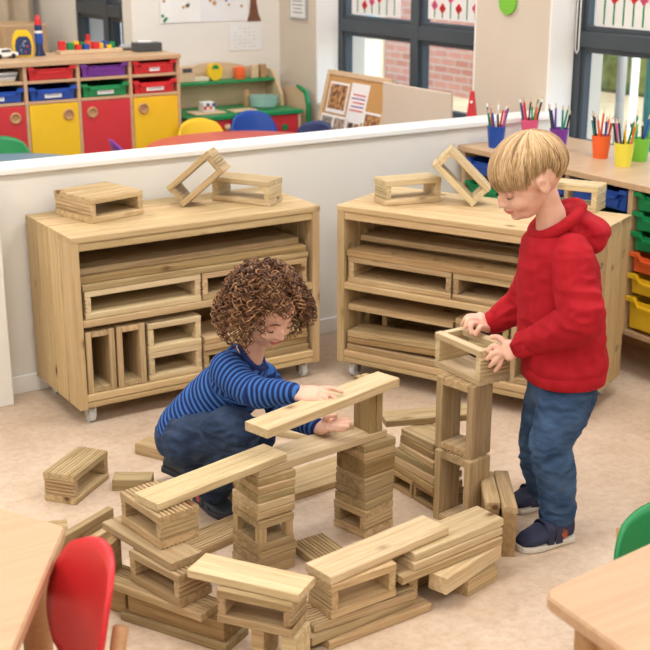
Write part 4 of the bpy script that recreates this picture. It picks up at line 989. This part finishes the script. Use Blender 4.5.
def eyes(parent, c, fr, s=1., down=.6):
    T = lambda v: Vector(c) + fr @ (Vector(v) * s)
    for sd in (-1, 1):
        e = MB().ball((0, 0, 0), .0125 * s, 18).build('eye', M['eye'], parent, loc=T((.0605, sd * .029, -.003)), smooth=True)
        gz = (fr @ Vector((1, 0, -down))).normalized()
        MB().ball(gz * .0062 * s, (.0070 * s,) * 3, 14).build('iris', M['iris'], e, smooth=True)
        MB().ball(fr @ Vector((-.0004, 0, .0022)) * s, (.0137 * s,) * 3, 18).build('eyelid', M['lid'], e, smooth=True)
        el = R(-26); pts = [fr @ (Vector((math.cos(el) * math.cos(a), math.cos(el) * math.sin(a), math.sin(el) + .02)) * .0138 * s) for a in [R(-70 + 140 * k / 10) for k in range(11)]]
        MB().tube(pts, [.0005 + .0011 * math.sin(PI * k / 10) for k in range(11)], 6).build('eyelash', M['lash'], e)
        pts = [T((.0795 - .010 * (k / 8) ** 2 - .002, sd * (.014 + .030 * k / 8), .0165 + .004 * math.sin(PI * k / 8))) for k in range(9)]
        o = MB().tube(pts, [.0006 + .0014 * math.sin(PI * (k + .5) / 9) for k in range(9)], 6).build('eyebrow', M['tmpbrow'], parent)
def hand(mb, wrist, palm_end, normal, tips, thumb, w=.050, fr_=.0068):
    """palm slab from wrist to palm_end; normal = back of the hand; tips: list of 4 (mid, tip) from index to little finger; thumb (mid, tip)"""
    wv, pe, n = Vector(wrist), Vector(palm_end), Vector(normal).normalized(); d = (pe - wv).normalized(); s = n.cross(d).normalized(); n = d.cross(s)
    rings = []
    for t, hw, ht in ((0, .021, .015), (.25, .024, .014), (.6, .030, .013), (.95, w / 2 + .004, .011), (1.05, w / 2, .008)):
        c = wv.lerp(pe, t); rings.append([c + s * hw * math.cos(a) + n * ht * math.sin(a) for a in [2 * PI * k / 16 for k in range(16)]])
    mb.skin(rings)
    for i, (mid, tip) in enumerate(tips):
        root = pe + s * (w / 2 - .006 - i * (w - .012) / 3) - d * .008
        r0 = fr_ * (1, 1.03, .98, .86)[i]
        p, r_ = catmull([root, Vector(mid), Vector(tip)], [r0 * 1.05, r0, r0 * .82], 5); mb.tube(p, r_, 10); mb.ball(p[-1], r_[-1], 10); mb.ball(p[0], r_[0], 10)
        mb.ball(Vector(mid), r0 * 1.03, 10)
    p, r_ = catmull([wv.lerp(pe, .25) + s * .020, Vector(thumb[0]), Vector(thumb[1])], [fr_ * 1.5, fr_ * 1.15, fr_ * .92], 5); mb.tube(p, r_, 10); mb.ball(p[-1], r_[-1], 10)
def wrinkle(me, amp, centers, sc=38., base=.15):
    """cloth folds, deeper near the joints given in centers"""
    me.update(); cs = [(Vector(c), r) for c, r in centers]
    co = [v.co.copy() for v in me.vertices]; no = [v.normal.copy() for v in me.vertices]; out = []
    for p, vn in zip(co, no):
        w = base
        for c, r in cs: w += math.exp(-((p - c).length / r) ** 2)
        w = min(1.2, w)
        q_ = Vector((p.x * sc * .7, p.y * sc * .7, p.z * sc * 1.25))
        h = 1 - abs(noise.noise(q_)) * 2.4; h2 = noise.noise(p * sc * .35)
        out.extend(p + vn * (amp * w * (h * .6 + h2 * .8)))
    me.vertices.foreach_set('co', out)
def nearest_coord(me, chains, name='stripe'):
    """distance along the nearest bone, for stripes that run round sleeves and body"""
    at_ = me.attributes.new(name, 'FLOAT', 'POINT'); vals = []
    for v in me.vertices:
        best = 1e9; val = 0
        for ch, off, wgt in chains:
            acc = off
            for a, b in zip(ch, ch[1:]):
                d = b - a; ln = d.length; t = (v.co - a).dot(d) / (ln * ln); tc_ = min(1, max(0, t)); dist = (v.co - (a + d * tc_)).length * wgt
                if dist < best: best = dist; val = acc + (t if (t > 0 and t < 1) or (t <= 0 and a == ch[0]) or (t >= 1 and b == ch[-1]) else tc_) * ln
                acc += ln
        vals.append(val)
    at_.data.foreach_set('value', vals)
def hair_mesh(strands, n=4):
    """strands: (points, radii, tone)"""
    vs, fs, tone = [], [], []
    for pts, rad, tn in strands:
        base = len(vs); prev = None; m_ = len(pts)
        for i, p in enumerate(pts):
            d = (pts[min(i + 1, m_ - 1)] - pts[max(i - 1, 0)])
            d = d.normalized() if d.length > 1e-9 else Vector((0, 0, -1))
            a = d.orthogonal().normalized() if prev is None else (prev - d * prev.dot(d))
            a = a.normalized() if a.length > 1e-6 else d.orthogonal().normalized(); prev = a; b = d.cross(a)
            for k in range(n):
                t = 2 * PI * k / n; vs.append(p + (a * math.cos(t) + b * math.sin(t)) * rad[i]); tone.append(tn)
        for i in range(m_ - 1):
            for k in range(n): fs.append((base + i * n + k, base + i * n + (k + 1) % n, base + (i + 1) * n + (k + 1) % n, base + (i + 1) * n + k))
    return vs, fs, tone
def hair_object(parent, strands, capmesh, m_):
    vs, fs, tone = hair_mesh(strands); nv = len(vs)
    for v in capmesh.vertices: vs.append(v.co.copy()); tone.append(.25)
    for p in capmesh.polygons: fs.append(tuple(i + nv for i in p.vertices))
    me = bpy.data.meshes.new('hair'); me.from_pydata([tuple(v) for v in vs], [], fs); a = me.attributes.new('tone', 'FLOAT', 'POINT'); a.data.foreach_set('value', tone)
    me.shade_smooth(); me.materials.append(m_); return new_ob('hair', me, parent)
def shoe(parent, heel, toe, w, h, upm, solem, name='shoe', straps=True, patch=None, z0=0.):
    """heel and toe on the ground (in the figure's axes)"""
    hx, tx = Vector(heel), Vector(toe); d = tx - hx; L_ = d.length; ex = d.normalized(); ez = Vector((0, 0, 1)) - ex * ex.z; ez.normalize(); ey = ez.cross(ex)
    Mx = Matrix((ex, ey, ez)).transposed()
    def rings(prof): return [[hx + Mx @ Vector((x * L_ , yy * wd, z0 + zb + (zt - zb) * zz)) for yy, zz in sec] for x, wd, zb, zt, sec in prof]
    n = 20
    def sec(pw=2.6): return [(math.copysign(abs(math.cos(t)) ** (2 / pw), math.cos(t)), (math.copysign(abs(math.sin(t)) ** (2 / pw), math.sin(t)) + 1) / 2) for t in [2 * PI * k / n for k in range(n)]]
    S_ = sec()
    w2 = w / 2
    mb = MB(); mb.skin(rings([(-.01, w2 * .45, .014, h * .8, S_), (.03, w2 * .72, .013, h * .95, S_), (.16, w2 * .84, .013, h, S_), (.34, w2 * .85, .013, h * .98, S_), (.5, w2 * .92, .013, h * .80, S_), (.68, w2 * 1.0, .013, h * .60, S_), (.85, w2 * .92, .013, h * .48, S_), (.96, w2 * .65, .013, h * .38, S_), (1.0, w2 * .35, .014, h * .30, S_)]))
    me = to_mesh_remesh(mb, .0035, 4); me.shade_smooth(); me.materials.append(upm); o = new_ob(name, me, parent)
    mb = MB(); S2 = sec(5); mb.skin(rings([(-.025, w2 * .5, 0, .017, S2), (.03, w2 * .82, 0, .018, S2), (.3, w2 * .86, 0, .018, S2), (.65, w2 * 1.06, 0, .017, S2), (.88, w2 * .97, 0, .017, S2), (1.0, w2 * .6, .001, .018, S2), (1.025, w2 * .3, .003, .018, S2)]))
    mb.build('sole', solem, o, smooth=False)
    if straps:
        for x in (.36, .52):
            mb = MB(); pts = []
            for k in range(13):
                t = R(0 + 180 * k / 12); hh = h * (1.0 if x < .4 else .80); pts.append((x, w2 * .93 * math.copysign(abs(math.cos(t)) ** .8, math.cos(t)), .012 + (hh - .010) * math.sin(t) ** .7))
            rg = [[hx + Mx @ Vector((a[0] * L_ + dx, a[1] * sc_, z0 + a[2] + dz)) for dx, sc_, dz in ((-.010, 1.0, 0), (.010, 1.0, 0), (.010, 1.05, .003), (-.010, 1.05, .003))] for a in pts]
            mb.skin(rg); mb.build('strap', upm, o, smooth=False)
    if patch:
        for sd in (-1, 1):
            mb = MB(); mb.ball(hx + Mx @ Vector((L_ * .30, sd * w2 * .80, z0 + h * .42)), (L_ * .13, .006, h * .20), 12, Mx); mb.build('side_patch', patch, o, smooth=True)
    return o

M['tmpbrow'] = mat('eyebrow_blond', (.42, .26, .13), .8)
# ------------------------------------------------------------------ the standing child in red
BY = empty('person', (0, 0, 0), -HD)
base = L(545, 540, 2.95); bx_, by_ = base.x, 2.95
BY.location = (bx_ * ch_ + by_ * sh_, -bx_ * sh_ + by_ * ch_, 0); BO = Vector((bx_, by_, 0))
def J(px, py, Y): return L(px, py, Y) - BO
fr = frame((-.86, -.22, -.46)); hc = J(528, 178, 2.95)
sh_n, el_n, wr_n = J(572, 258, 2.875), J(582, 319, 2.81), J(519, 347, 2.93)
sh_f, el_f, wr_f = J(545, 252, 3.05), J(524, 303, 3.12), J(489, 325, 3.13)
hip, waist, chest, neckb = J(563, 376, 2.96), J(561, 325, 2.96), J(558, 262, 2.96), J(556, 226, 2.96)
hp_n, kn_n, an_n = J(568, 388, 2.90), J(551, 447, 2.88), J(556, 528, 2.885)
hp_f, kn_f, an_f = J(552, 388, 3.02), J(538, 445, 3.05), J(541, 492, 3.08)
an_n.z = max(an_n.z, .06); an_f.z = max(an_f.z, .055)
mb = MB(); head(mb, hc, fr, 1.02)
limb(mb, [neckb - Vector((0, 0, .03)), neckb.lerp(hc, .45) + Vector((.012, 0, 0)), hc + fr @ Vector((-.02, 0, -.03))], [.050, .031, .036])
fx, sy_ = Vector((-1, -.15, 0)), Vector((-.15, 1, 0))
loft(mb, [(hip - Vector((0, 0, .06)), fx, sy_, .05, .07), (hip, fx, sy_, .070, .090), (waist, fx, sy_, .070, .088), (chest, fx, sy_, .072, .095), (neckb - Vector((0, 0, .03)), fx, sy_, .055, .08), (neckb, fx, sy_, .038, .045)])
limb(mb, [sh_n, el_n, wr_n], [.036, .028, .0205]); limb(mb, [sh_f, el_f, wr_f], [.036, .028, .0205])
limb(mb, [hp_n + Vector((0, .03, -.005)), hp_n.lerp(kn_n, .5) + Vector((.004, .008, 0)), kn_n, an_n], [.050, .044, .034, .021]); limb(mb, [hp_f, hp_f.lerp(kn_f, .5), kn_f, an_f], [.050, .042, .034, .021])
for a, d_ in ((an_n, Vector((-.07, -.020, -.028))), (an_f, Vector((-.065, -.02, -.026)))): limb(mb, [a - Vector((0, 0, .014)), a + d_ * .5 - Vector((0, 0, .016)), a + d_], [.020, .015, .009])
# near hand laid on the end of the block
pe = J(505, 352, 2.945)
hand(mb, wr_n, pe, Vector((.25, -.7, .65)), [(J(495, 346, 2.955), J(487, 351, 2.960)), (J(495, 353, 2.945), J(487, 359, 2.948)), (J(497, 359, 2.940), J(490, 366, 2.942)), (J(500, 364, 2.94), J(495, 371, 2.94))][::1],
     (J(501, 339, 2.975), J(492, 337, 2.990)), .046, .0076)
# far hand gripping the back rim
pe = J(479, 319, 3.115)
hand(mb, wr_f, pe, Vector((-.3, -.5, .8)), [(J(472, 324, 3.075), J(471, 333, 3.06)), (J(469, 320, 3.085), J(465, 328, 3.075)), (J(467, 318, 3.10), J(462, 325, 3.10)), (J(468, 316, 3.12), J(463, 322, 3.125))],
     (J(480, 328, 3.065), J(476, 335, 3.055)), .046, .0073)
me = to_mesh_remesh(mb, .0026, 5, .5); sculpt_head(me, hc, fr, 1.02); me.shade_smooth(); me.materials.append(M['skin']); me.materials.append(M['lips']); new_ob('body', me, BY)
eyes(BY, hc, fr, 1.02, .75)
# sweatshirt
mb = MB()
hem = hip + Vector((0, 0, .036))
loft(mb, [(hem - Vector((0, 0, .022)), fx, sy_, .096, .114), (hem + Vector((0, 0, .012)), fx, sy_, .106, .122), (hip.lerp(waist, .5), fx, sy_, .106, .112), (waist, fx, sy_, .104, .106), (waist.lerp(chest, .5), fx, sy_, .102, .102), (chest, fx, sy_, .096, .100), (neckb - Vector((0, 0, .035)), fx, sy_, .078, .092), (neckb - Vector((0, 0, .008)), fx, sy_, .058, .062)], 32)
mb2 = MB(); limb(mb2, [sh_n + Vector((-.004, .040, .004)), sh_n, sh_n.lerp(el_n, .5) + Vector((-.003, 0, 0)), el_n, el_n.lerp(wr_n, .5) + Vector((.0, 0, -.004)), wr_n + (el_n - wr_n).normalized() * .018], [.050, .053, .053, .051, .043, .031], 20)
mb3 = MB(); limb(mb3, [sh_f + Vector((0, -.03, -.012)), sh_f.lerp(el_f, .5), el_f, el_f.lerp(wr_f, .5), wr_f + (el_f - wr_f).normalized() * .016], [.054, .049, .046, .040, .032], 20)
me = to_mesh_remesh(mb, .005, 7, .5)
wrinkle(me, .0095, [(el_n, .07), (el_f, .06), (sh_n, .05), (hip, .09), (wr_n, .05), (waist, .08)], 24, .35); me.shade_smooth(); me.materials.append(M['hood']); hd_o = new_ob('hooded_sweatshirt', me, BY)
for q_ in (mb2, mb3):
    me = to_mesh_remesh(q_, .0045, 5, .5); wrinkle(me, .011, [(el_n, .07), (el_f, .06), (wr_n, .05), (sh_n, .03)], 30, .3); me.shade_smooth(); me.materials.append(M['hood']); new_ob('sleeve', me, hd_o)
for w_, e_ in ((wr_n, el_n), (wr_f, el_f)):
    d_ = (e_ - w_).normalized(); MB().tube([w_ + d_ * .004, w_ + d_ * .012, w_ + d_ * .034, w_ + d_ * .042], [.029, .0325, .034, .033], 22).build('cuff', M['hood'], hd_o, smooth=True)
mb = MB(); loft(mb, [(hem + Vector((0, 0, z)), fx, sy_, a, b) for z, a, b in ((-.040, .094, .112), (-.036, .101, .118), (-.006, .104, .121), (-.002, .098, .116))], 40); mb.build('hem_band', M['hood'], hd_o, smooth=True)
# hood lying on the back and framing the neck
mb = MB(); nk = neckb + Vector((.004, 0, -.004))
ringp = []
for k in range(25):
    t = 2 * PI * k / 24; fwd = math.cos(t); ringp.append(nk + fx.normalized() * (.056 * fwd + .004) + sy_.normalized() * .064 * math.sin(t) + Vector((0, 0, .020 - .036 * fwd)))
mb.tube(ringp, [.0155 - .001 * math.cos(2 * PI * k / 24) for k in range(25)], 12)
for px, py, Y, r3 in ((582, 220, 2.97, (.044, .070, .026)), (590, 226, 2.968, (.050, .072, .028)), (590, 238, 2.965, (.042, .064, .034)), (597, 228, 2.968, (.036, .058, .026)), (574, 214, 2.97, (.030, .070, .024)), (575, 232, 2.93, (.034, .040, .020))):
    mb.ball(J(px, py, Y), r3, 18, Matrix.Rotation(R(28), 3, 'Y'))
me = to_mesh_remesh(mb, .004, 9, .6); wrinkle(me, .005, [(J(590, 230, 2.95), .08)], 24, .2); me.shade_smooth(); me.materials.append(M['hood']); new_ob('hood', me, hd_o)
# kangaroo pocket edge and shoulder seam
pk = [hip.lerp(waist, t) + fx.normalized() * (.070 + .030 * (1 - t)) - sy_.normalized() * (.088 - .02 * t) for t in (.1, .35, .6, .85)]
pk = [J(537, 352, 2.853), J(538, 335, 2.851), J(534, 318, 2.852), J(527, 302, 2.860)]
# jeans
mb = MB()
loft(mb, [(hip + Vector((0, 0, .03)), fx, sy_, .080, .094), (hip - Vector((0, 0, .01)), fx, sy_, .084, .096), (hip - Vector((0, 0, .055)), fx, sy_, .083, .094), (hip - Vector((0, 0, .095)), fx, sy_, .064, .080)], 28)
limb(mb, [hp_n + Vector((0, .025, -.005)), hp_n.lerp(kn_n, .5) + Vector((.004, .008, 0)), kn_n, kn_n.lerp(an_n, .5) + Vector((.008, 0, 0)), an_n + Vector((0, 0, .012)), an_n - Vector((0, 0, .004))], [.070, .064, .052, .049, .043, .041], 22)
limb(mb, [hp_f + Vector((.01, 0, .0)), hp_f.lerp(kn_f, .5), kn_f, kn_f.lerp(an_f, .5), an_f + Vector((0, 0, .012)), an_f - Vector((0, 0, .004))], [.074, .062, .050, .046, .042, .040], 22)
me = to_mesh_remesh(mb, .0045, 6, .5); wrinkle(me, .0095, [(kn_n, .07), (kn_f, .07), (an_n, .06), (an_f, .05), (hp_n - Vector((0, 0, .05)), .06)], 40, .3); me.shade_smooth(); me.materials.append(M['jeans'])
jo = new_ob('jeans', me, BY)
shoe(BY, Vector((J(569, 538, 2.90).x, -.055, 0)), Vector((J(517, 549, 2.84).x, -.125, 0)), .072, .082, M['shoe'], M['sole'], patch=M['orange_patch'])
shoe(BY, Vector((J(548, 500, 3.09).x, .150, 0)), Vector((J(510, 508, 3.05).x, .100, 0)), .070, .080, M['shoe'], M['sole'])
# straight fair hair
rr = random.Random(21)
def scalp(fr_, c, az, el, s, lift=0.):   # az 0 = front, el 90 = crown
    a, e = R(az), R(el); v = Vector((math.cos(e) * math.cos(a) * (.0885 + lift), math.cos(e) * math.sin(a) * (.0735 + lift), math.sin(e) * (.0765 + lift)))
    return Vector(c) + fr_ @ ((v + Vector((-.012, 0, .022))) * s)
S_ = []
def fringe(az):      # lowest elevation reached by the hair
    a = abs(((az + 180) % 360) - 180)
    if a < 40: return -2 - a * .05
    if a < 62: return -4 - (a - 40) * .25
    if a < 80: return -9.5 + (a - 62) * .55
    if a < 104: return .5 + (a - 80) * .05
    if a < 118: return 1.7 - (a - 104) * 2.0
    return -26 - (a - 118) * .22
tilt_ = R(24)
def swept(phi, th):      # direction on the skull, measured from the whorl at the back of the crown
    a = Vector((math.sin(th) * math.cos(phi), math.sin(th) * math.sin(phi), math.cos(th)))
    x = a.x * math.cos(tilt_) - a.z * math.sin(tilt_); z = a.x * math.sin(tilt_) + a.z * math.cos(tilt_); return Vector((x, a.y, z))
def azel(u): return math.degrees(math.atan2(u.y, u.x)), math.degrees(math.asin(max(-1, min(1, u.z))))
for i in range(3000):
    phi = rr.uniform(-PI, PI); jit = rr.gauss(0, 3.2); th = 0; end = None; tw = rr.uniform(-.10, .10) + .18
    for k in range(1, 150):
        th = k * .016; az, el = azel(swept(phi + tw * th * .6, th))
        if el < fringe(az) + jit: end = th; break
    if end is None: continue
    start = max(.02, end - rr.uniform(.7, 1.7)) if rr.random() < .8 else rr.uniform(.02, .3)
    n_ = 10; pts = []; rad = []; lift0 = .0005 + .0055 * rr.random(); thick = rr.uniform(.8, 1.25)
    for k in range(n_):
        t = k / (n_ - 1); th = start + (end - start) * t; az, el = azel(swept(phi + tw * th * .6 + .03 * math.sin(5 * t + i), th)); back = abs(az) > 62
        lf = lift0 + .0035 * math.sin(PI * min(1, t * 1.05)) + .003 * (1 - t) - (.005 * t ** 3 if back else -.001 * t)
        pts.append(scalp(fr, hc, az, el, 1.02, lf)); rad.append(thick * .0016 * (1 - .85 * t ** 1.7) + .00015)
    S_.append((pts, rad, min(1, max(0, rr.gauss(.55, .25)))))
mb = MB(); rings = []
for el in range(90, -36, -6):
    rings.append([scalp(fr, hc, az, max(el, fringe(az) + 5), 1.02, (.0025 if abs(az) > 60 else .003) * min(1, (el - fringe(az)) / 12 if el > fringe(az) + 5 else .3)) for az in range(-180, 180, 10)])
mb.skin(rings, cap=False); capm = mb.mesh('cap')
hair_object(BY, S_, capm, M['blond'])
tag(BY, 'standing child in a red hooded top, blue jeans and navy shoes holding a block', 'person')

# ------------------------------------------------------------------ the crouching child in the striped top
M['tmpbrow'] = mat('eyebrow_brown', (.13, .06, .03), .8)
GL = empty('person', (0, 0, 0), -HD)
gb_ = L(205, 500, 3.06); GO = Vector((gb_.x, 3.06, 0)); GL.location = (GO.x * ch_ + GO.y * sh_, -GO.x * sh_ + GO.y * ch_, 0)
def J(px, py, Y): return L(px, py, Y) - GO
fr = frame((.60, -.62, -.50)); hc = J(265, 309, 2.99)
nb = J(250, 357, 3.03); chest, mid, hip = J(241, 380, 3.06), J(214, 403, 3.09), J(190, 430, 3.11)
sh_n, el_n, wr_n = J(228, 371, 2.97), J(256, 392, 2.87), J(293, 393, 2.80)
sh_f, el_f, wr_f = J(262, 375, 3.12), J(284, 412, 3.06), J(318, 428, 2.96)
hp_n, kn_n, an_n = J(190, 436, 3.03), J(238, 431, 2.92), J(214, 492, 3.02)
hp_f, kn_f, an_f = J(195, 430, 3.17), J(258, 438, 3.12), J(196, 462, 3.20)
ax = (nb - hip).normalized(); side = Vector((.12, 1, 0)).normalized(); front = side.cross(ax).normalized()
if front.x < 0: front = -front
mb = MB(); head(mb, hc, fr, .98)
limb(mb, [nb - ax * .03, nb.lerp(hc, .45), hc + fr @ Vector((-.02, 0, -.03))], [.046, .028, .034])
def sec(c, a, b): return (c, front, side, a, b)
loft(mb, [sec(hip - ax * .05, .05, .07), sec(hip, .070, .092), sec(mid, .068, .088), sec(chest, .066, .092), sec(nb, .036, .045)])
limb(mb, [sh_n, el_n, wr_n], [.034, .027, .020]); limb(mb, [sh_f, el_f, wr_f], [.034, .027, .020])
limb(mb, [hp_n, kn_n, an_n], [.050, .036, .027]); limb(mb, [hp_f, kn_f, an_f], [.050, .036, .027])
hand(mb, wr_n, J(318, 394, 2.785), Vector((.05, -.35, .9)), [(J(330, 388, 2.80), J(342, 392, 2.795)), (J(329, 394, 2.785), J(338, 402, 2.775)), (J(325, 398, 2.775), J(331, 407, 2.765)), (J(321, 402, 2.765), J(325, 410, 2.757))][::1], (J(308, 402, 2.80), J(318, 408, 2.79)), .048, .0064)
hand(mb, wr_f, J(330, 425, 2.93), Vector((0, -.5, .85)), [(J(340, 420, 2.92), J(349, 419, 2.915)), (J(341, 424, 2.91), J(350, 423, 2.905)), (J(340, 427, 2.90), J(348, 427, 2.895)), (J(337, 430, 2.90), J(344, 431, 2.895))], (J(327, 417, 2.93), J(336, 415, 2.925)), .044, .0064)
me = to_mesh_remesh(mb, .0026, 5, .5); sculpt_head(me, hc, fr, .98); me.shade_smooth(); me.materials.append(M['skin']); me.materials.append(M['lips']); new_ob('body', me, GL)
eyes(GL, hc, fr, .98, .5)
mb = MB()
loft(mb, [sec(hip - ax * .045, .078, .100), sec(hip - ax * .02, .086, .108), sec(hip, .088, .110), sec(hip.lerp(mid, .5), .086, .108), sec(mid, .084, .106), sec(mid.lerp(chest, .5), .084, .110), sec(chest, .080, .108), sec(nb - ax * .012, .058, .080), sec(nb + ax * .004, .044, .052)], 32)
ws = [sh_n + Vector((.0, .03, -.004)), sh_n, sh_n.lerp(el_n, .5) + Vector((-.004, 0, -.006)), el_n, el_n.lerp(wr_n, .5), wr_n + (el_n - wr_n).normalized() * .004]
wf = [sh_f + Vector((0, -.03, 0)), sh_f.lerp(el_f, .5), el_f, el_f.lerp(wr_f, .5), wr_f + (el_f - wr_f).normalized() * .012]
limb(mb, ws, [.048, .048, .044, .040, .034, .028], 20); limb(mb, wf, [.048, .042, .038, .033, .027], 20)
me = to_mesh_remesh(mb, .005, 6, .5); wrinkle(me, .005, [(el_n, .06), (el_f, .06), (mid, .08), (hip, .06)], 28, .2)
nearest_coord(me, [([hip, mid, chest, nb], 0., 1.), ([sh_n, el_n, wr_n], .33, 1.55), ([sh_f, el_f, wr_f], .33, 1.55)])
me.shade_smooth(); me.materials.append(M['stripe']); so = new_ob('striped_top', me, GL)
cp = []
for k in range(21):
    t = 2 * PI * k / 20; cp.append(nb + ax * .010 + front * .045 * math.cos(t) + side * .052 * math.sin(t) - ax * .012 * math.cos(t))
MB().tube(cp, .0075, 10, cap=False).build('neckband', mat('navy_rib', (.013, .03, .13), .85), so, smooth=True)
# jeans
mb = MB()
loft(mb, [sec(hip + ax * .03, .076, .098), sec(hip - ax * .01, .083, .104), sec(hip - ax * .05, .080, .102), sec(hip - ax * .08, .055, .08)], 28)
limb(mb, [hp_n + Vector((-.005, 0, -.012)), hp_n.lerp(kn_n, .5) + Vector((0, 0, .0)), kn_n, kn_n.lerp(an_n, .5) + Vector((.0, 0, 0)), an_n + Vector((0, 0, .01))], [.070, .064, .058, .050, .042], 22)
limb(mb, [hp_f + Vector((-.005, 0, -.012)), hp_f.lerp(kn_f, .5), kn_f, kn_f.lerp(an_f, .5) - Vector((0, 0, .01)), an_f + Vector((0, 0, .0))], [.066, .058, .050, .046, .040], 22)
me = to_mesh_remesh(mb, .0045, 6, .5); wrinkle(me, .0095, [(kn_n, .07), (hp_n, .08), (an_n, .06)], 38, .35)
for v in me.vertices: v.co.z = max(v.co.z, .004)
me.shade_smooth(); me.materials.append(M['jeans2']); new_ob('jeans', me, GL)
p0, p1 = J(203, 501, 3.09), J(233, 521, 2.99)
shoe(GL, Vector((J(199, 497, 3.10).x, .060, 0)), Vector((J(230, 519, 2.99).x, -.062, 0)), .066, .062, M['shoe2'], M['sole2'], patch=M['red_patch'])
# back shoe: on its toes, heel up
o = shoe(GL, Vector((J(165, 470, 3.26).x, .20, .030)), Vector((J(201, 470, 3.24).x + .03, .13, .006)), .062, .058, M['shoe2'], M['sole2'], straps=False)
# curls
rr = random.Random(5); S_ = []
cc = Vector(hc) + fr @ Vector((-.012, 0, .012))
for i in range(700):
    az = rr.uniform(-180, 180); a_ = abs(az)
    el = rr.uniform(40, 90) if a_ < 45 else (rr.uniform(8, 88) if a_ < 66 else rr.uniform(-34, 80))
    p0 = scalp(fr, hc, az, el, .98, .002); out_ = (p0 - cc).normalized()
    if a_ < 60: out_ = (out_ + fr @ Vector((-.5, .9 if az > 0 else -.9, .3))).normalized()
    length = rr.uniform(.060, .105) + (.030 if a_ > 60 and el < 50 else 0)
    if a_ < 56: length *= .68
    if el > 45: out_ = (out_ * .45 + fr @ Vector((-.3 if a_ > 60 else .05, .9 if az > 0 else -.9, -.1))).normalized()
    hr_ = rr.uniform(.0045, .008); turns = length / .023; n_ = int(turns * 8) + 2; ph = rr.uniform(0, 6.28); sgn = rr.choice((-1, 1))
    pts = []; rad = []; p = p0.copy(); d = out_.copy(); st = length / n_; r0 = rr.uniform(.0018, .0030)
    for k in range(n_):
        t = k / (n_ - 1); d = (d + Vector((0, 0, -1)) * (2.3 * st / .05)).normalized()
        rel = p - cc
        if rel.length < .098: d = (d + rel.normalized() * .5).normalized()
        if rel.length > (.110 if rel.z > .03 else .136): d = (d - rel.normalized() * .7).normalized()
        lq = fr.transposed() @ (p - Vector(hc))
        if lq.x > .022 and lq.z < .058 and abs(lq.y) < .070: d = (d + fr @ Vector((-.7, math.copysign(1.3, lq.y), .15))).normalized()
        p = p + d * st; u_ = d.orthogonal().normalized(); ang = ph + sgn * 2 * PI * turns * t
        ux = Vector((1, .3, 0)) - d * Vector((1, .3, 0)).dot(d); ux = ux.normalized() if ux.length > .05 else u_; wx = d.cross(ux)
        q_ = p + (ux * math.cos(ang) + wx * math.sin(ang)) * hr_ * min(1, t * 5)
        pts.append(q_); rad.append(r0 * (1 - .55 * t))
    S_.append((pts, rad, min(1, max(0, rr.gauss(.42, .25) + .15 * (el < 30)))))
mb = MB(); rings = []
def fr2(az):
    a = abs(((az + 180) % 360) - 180)
    return 36 - a * .2 if a < 45 else (27 - (a - 45) * 1.3 if a < 85 else -25 - (a - 85) * .1)
for el in range(88, -40, -6): rings.append([scalp(fr, hc, az, max(el, fr2(az)), .98, .007) for az in range(-180, 180, 10)])
mb.skin(rings, cap=False); capm = mb.mesh('cap')
hair_object(GL, S_, capm, M['brown_hair'])
tag(GL, 'crouching curly-haired child in a blue striped top and dark jeans lifting a plank', 'person')

# ================================================================== LIGHT
def ceiling_light(x, y, e, label):
    r = empty('ceiling_light', (x, y, ZC))
    MB().box(-.62, .62, -.32, .32, -.05, -.001, .004).build('housing', M['trim'], r)
    ld = bpy.data.lights.new('panel', 'AREA'); ld.shape = 'RECTANGLE'; ld.size = 1.15; ld.size_y = .55; ld.energy = e; ld.color = (1, .975, .94)
    lo = bpy.data.objects.new('lamp', ld); C.objects.link(lo); lo.parent = r; lo.location = (0, 0, -.056)
    em = mat('diffuser', (.9, .9, .88)); b = em.node_tree.nodes['Principled BSDF']; b.inputs['Emission Color'].default_value = (1, .96, .9, 1); b.inputs['Emission Strength'].default_value = 2.
    MB().box(-.58, .58, -.28, .28, -.0535, -.0502).build('diffuser', em, r)
    tag(r, label, 'ceiling light', None)
k = 0
row = ['over the tables nearest the viewer', 'over the block building', 'over the room behind the half wall']
colw = ['left', 'middle', 'right']
for j, y in enumerate((-.1, 2.4, 4.9)):
    for i, x in enumerate((-1.2, .9, 2.7)):
        ceiling_light(x, y, (15.5, 17, 14.5)[j], '%s ceiling light panel %s' % (colw[i], row[j]))
ceiling_light(1.6, 6.9, 9, 'added unseen light panel brightening the bay')  # unseen panel added to lift the grey bay and its curtains
w = bpy.data.worlds.new('world'); bpy.context.scene.world = w; w.use_nodes = True; nt = w.node_tree
bg = nt.nodes['Background']; sk = nt.nodes.new('ShaderNodeTexSky'); sk.sky_type = 'NISHITA'; sk.sun_disc = False; sk.sun_elevation = R(42); sk.sun_rotation = R(200); sk.air_density = 1.2; sk.dust_density = 3
nt.links.new(sk.outputs[0], bg.inputs[0]); bg.inputs[1].default_value = .55
sd = bpy.data.lights.new('sun', 'SUN'); sd.energy = .9; sd.angle = R(3); sd.color = (1, .97, .92)
so_ = bpy.data.objects.new('sun', sd); C.objects.link(so_); so_.location = (0, 0, 8); so_.rotation_euler = Vector((.55, .35, -.75)).to_track_quat('-Z', 'Y').to_euler()
s = bpy.context.scene
s.view_settings.view_transform = 'Standard'; s.view_settings.look = 'None'; s.view_settings.gamma = 1; s.view_settings.exposure = .42
s.view_settings.use_curve_mapping = False
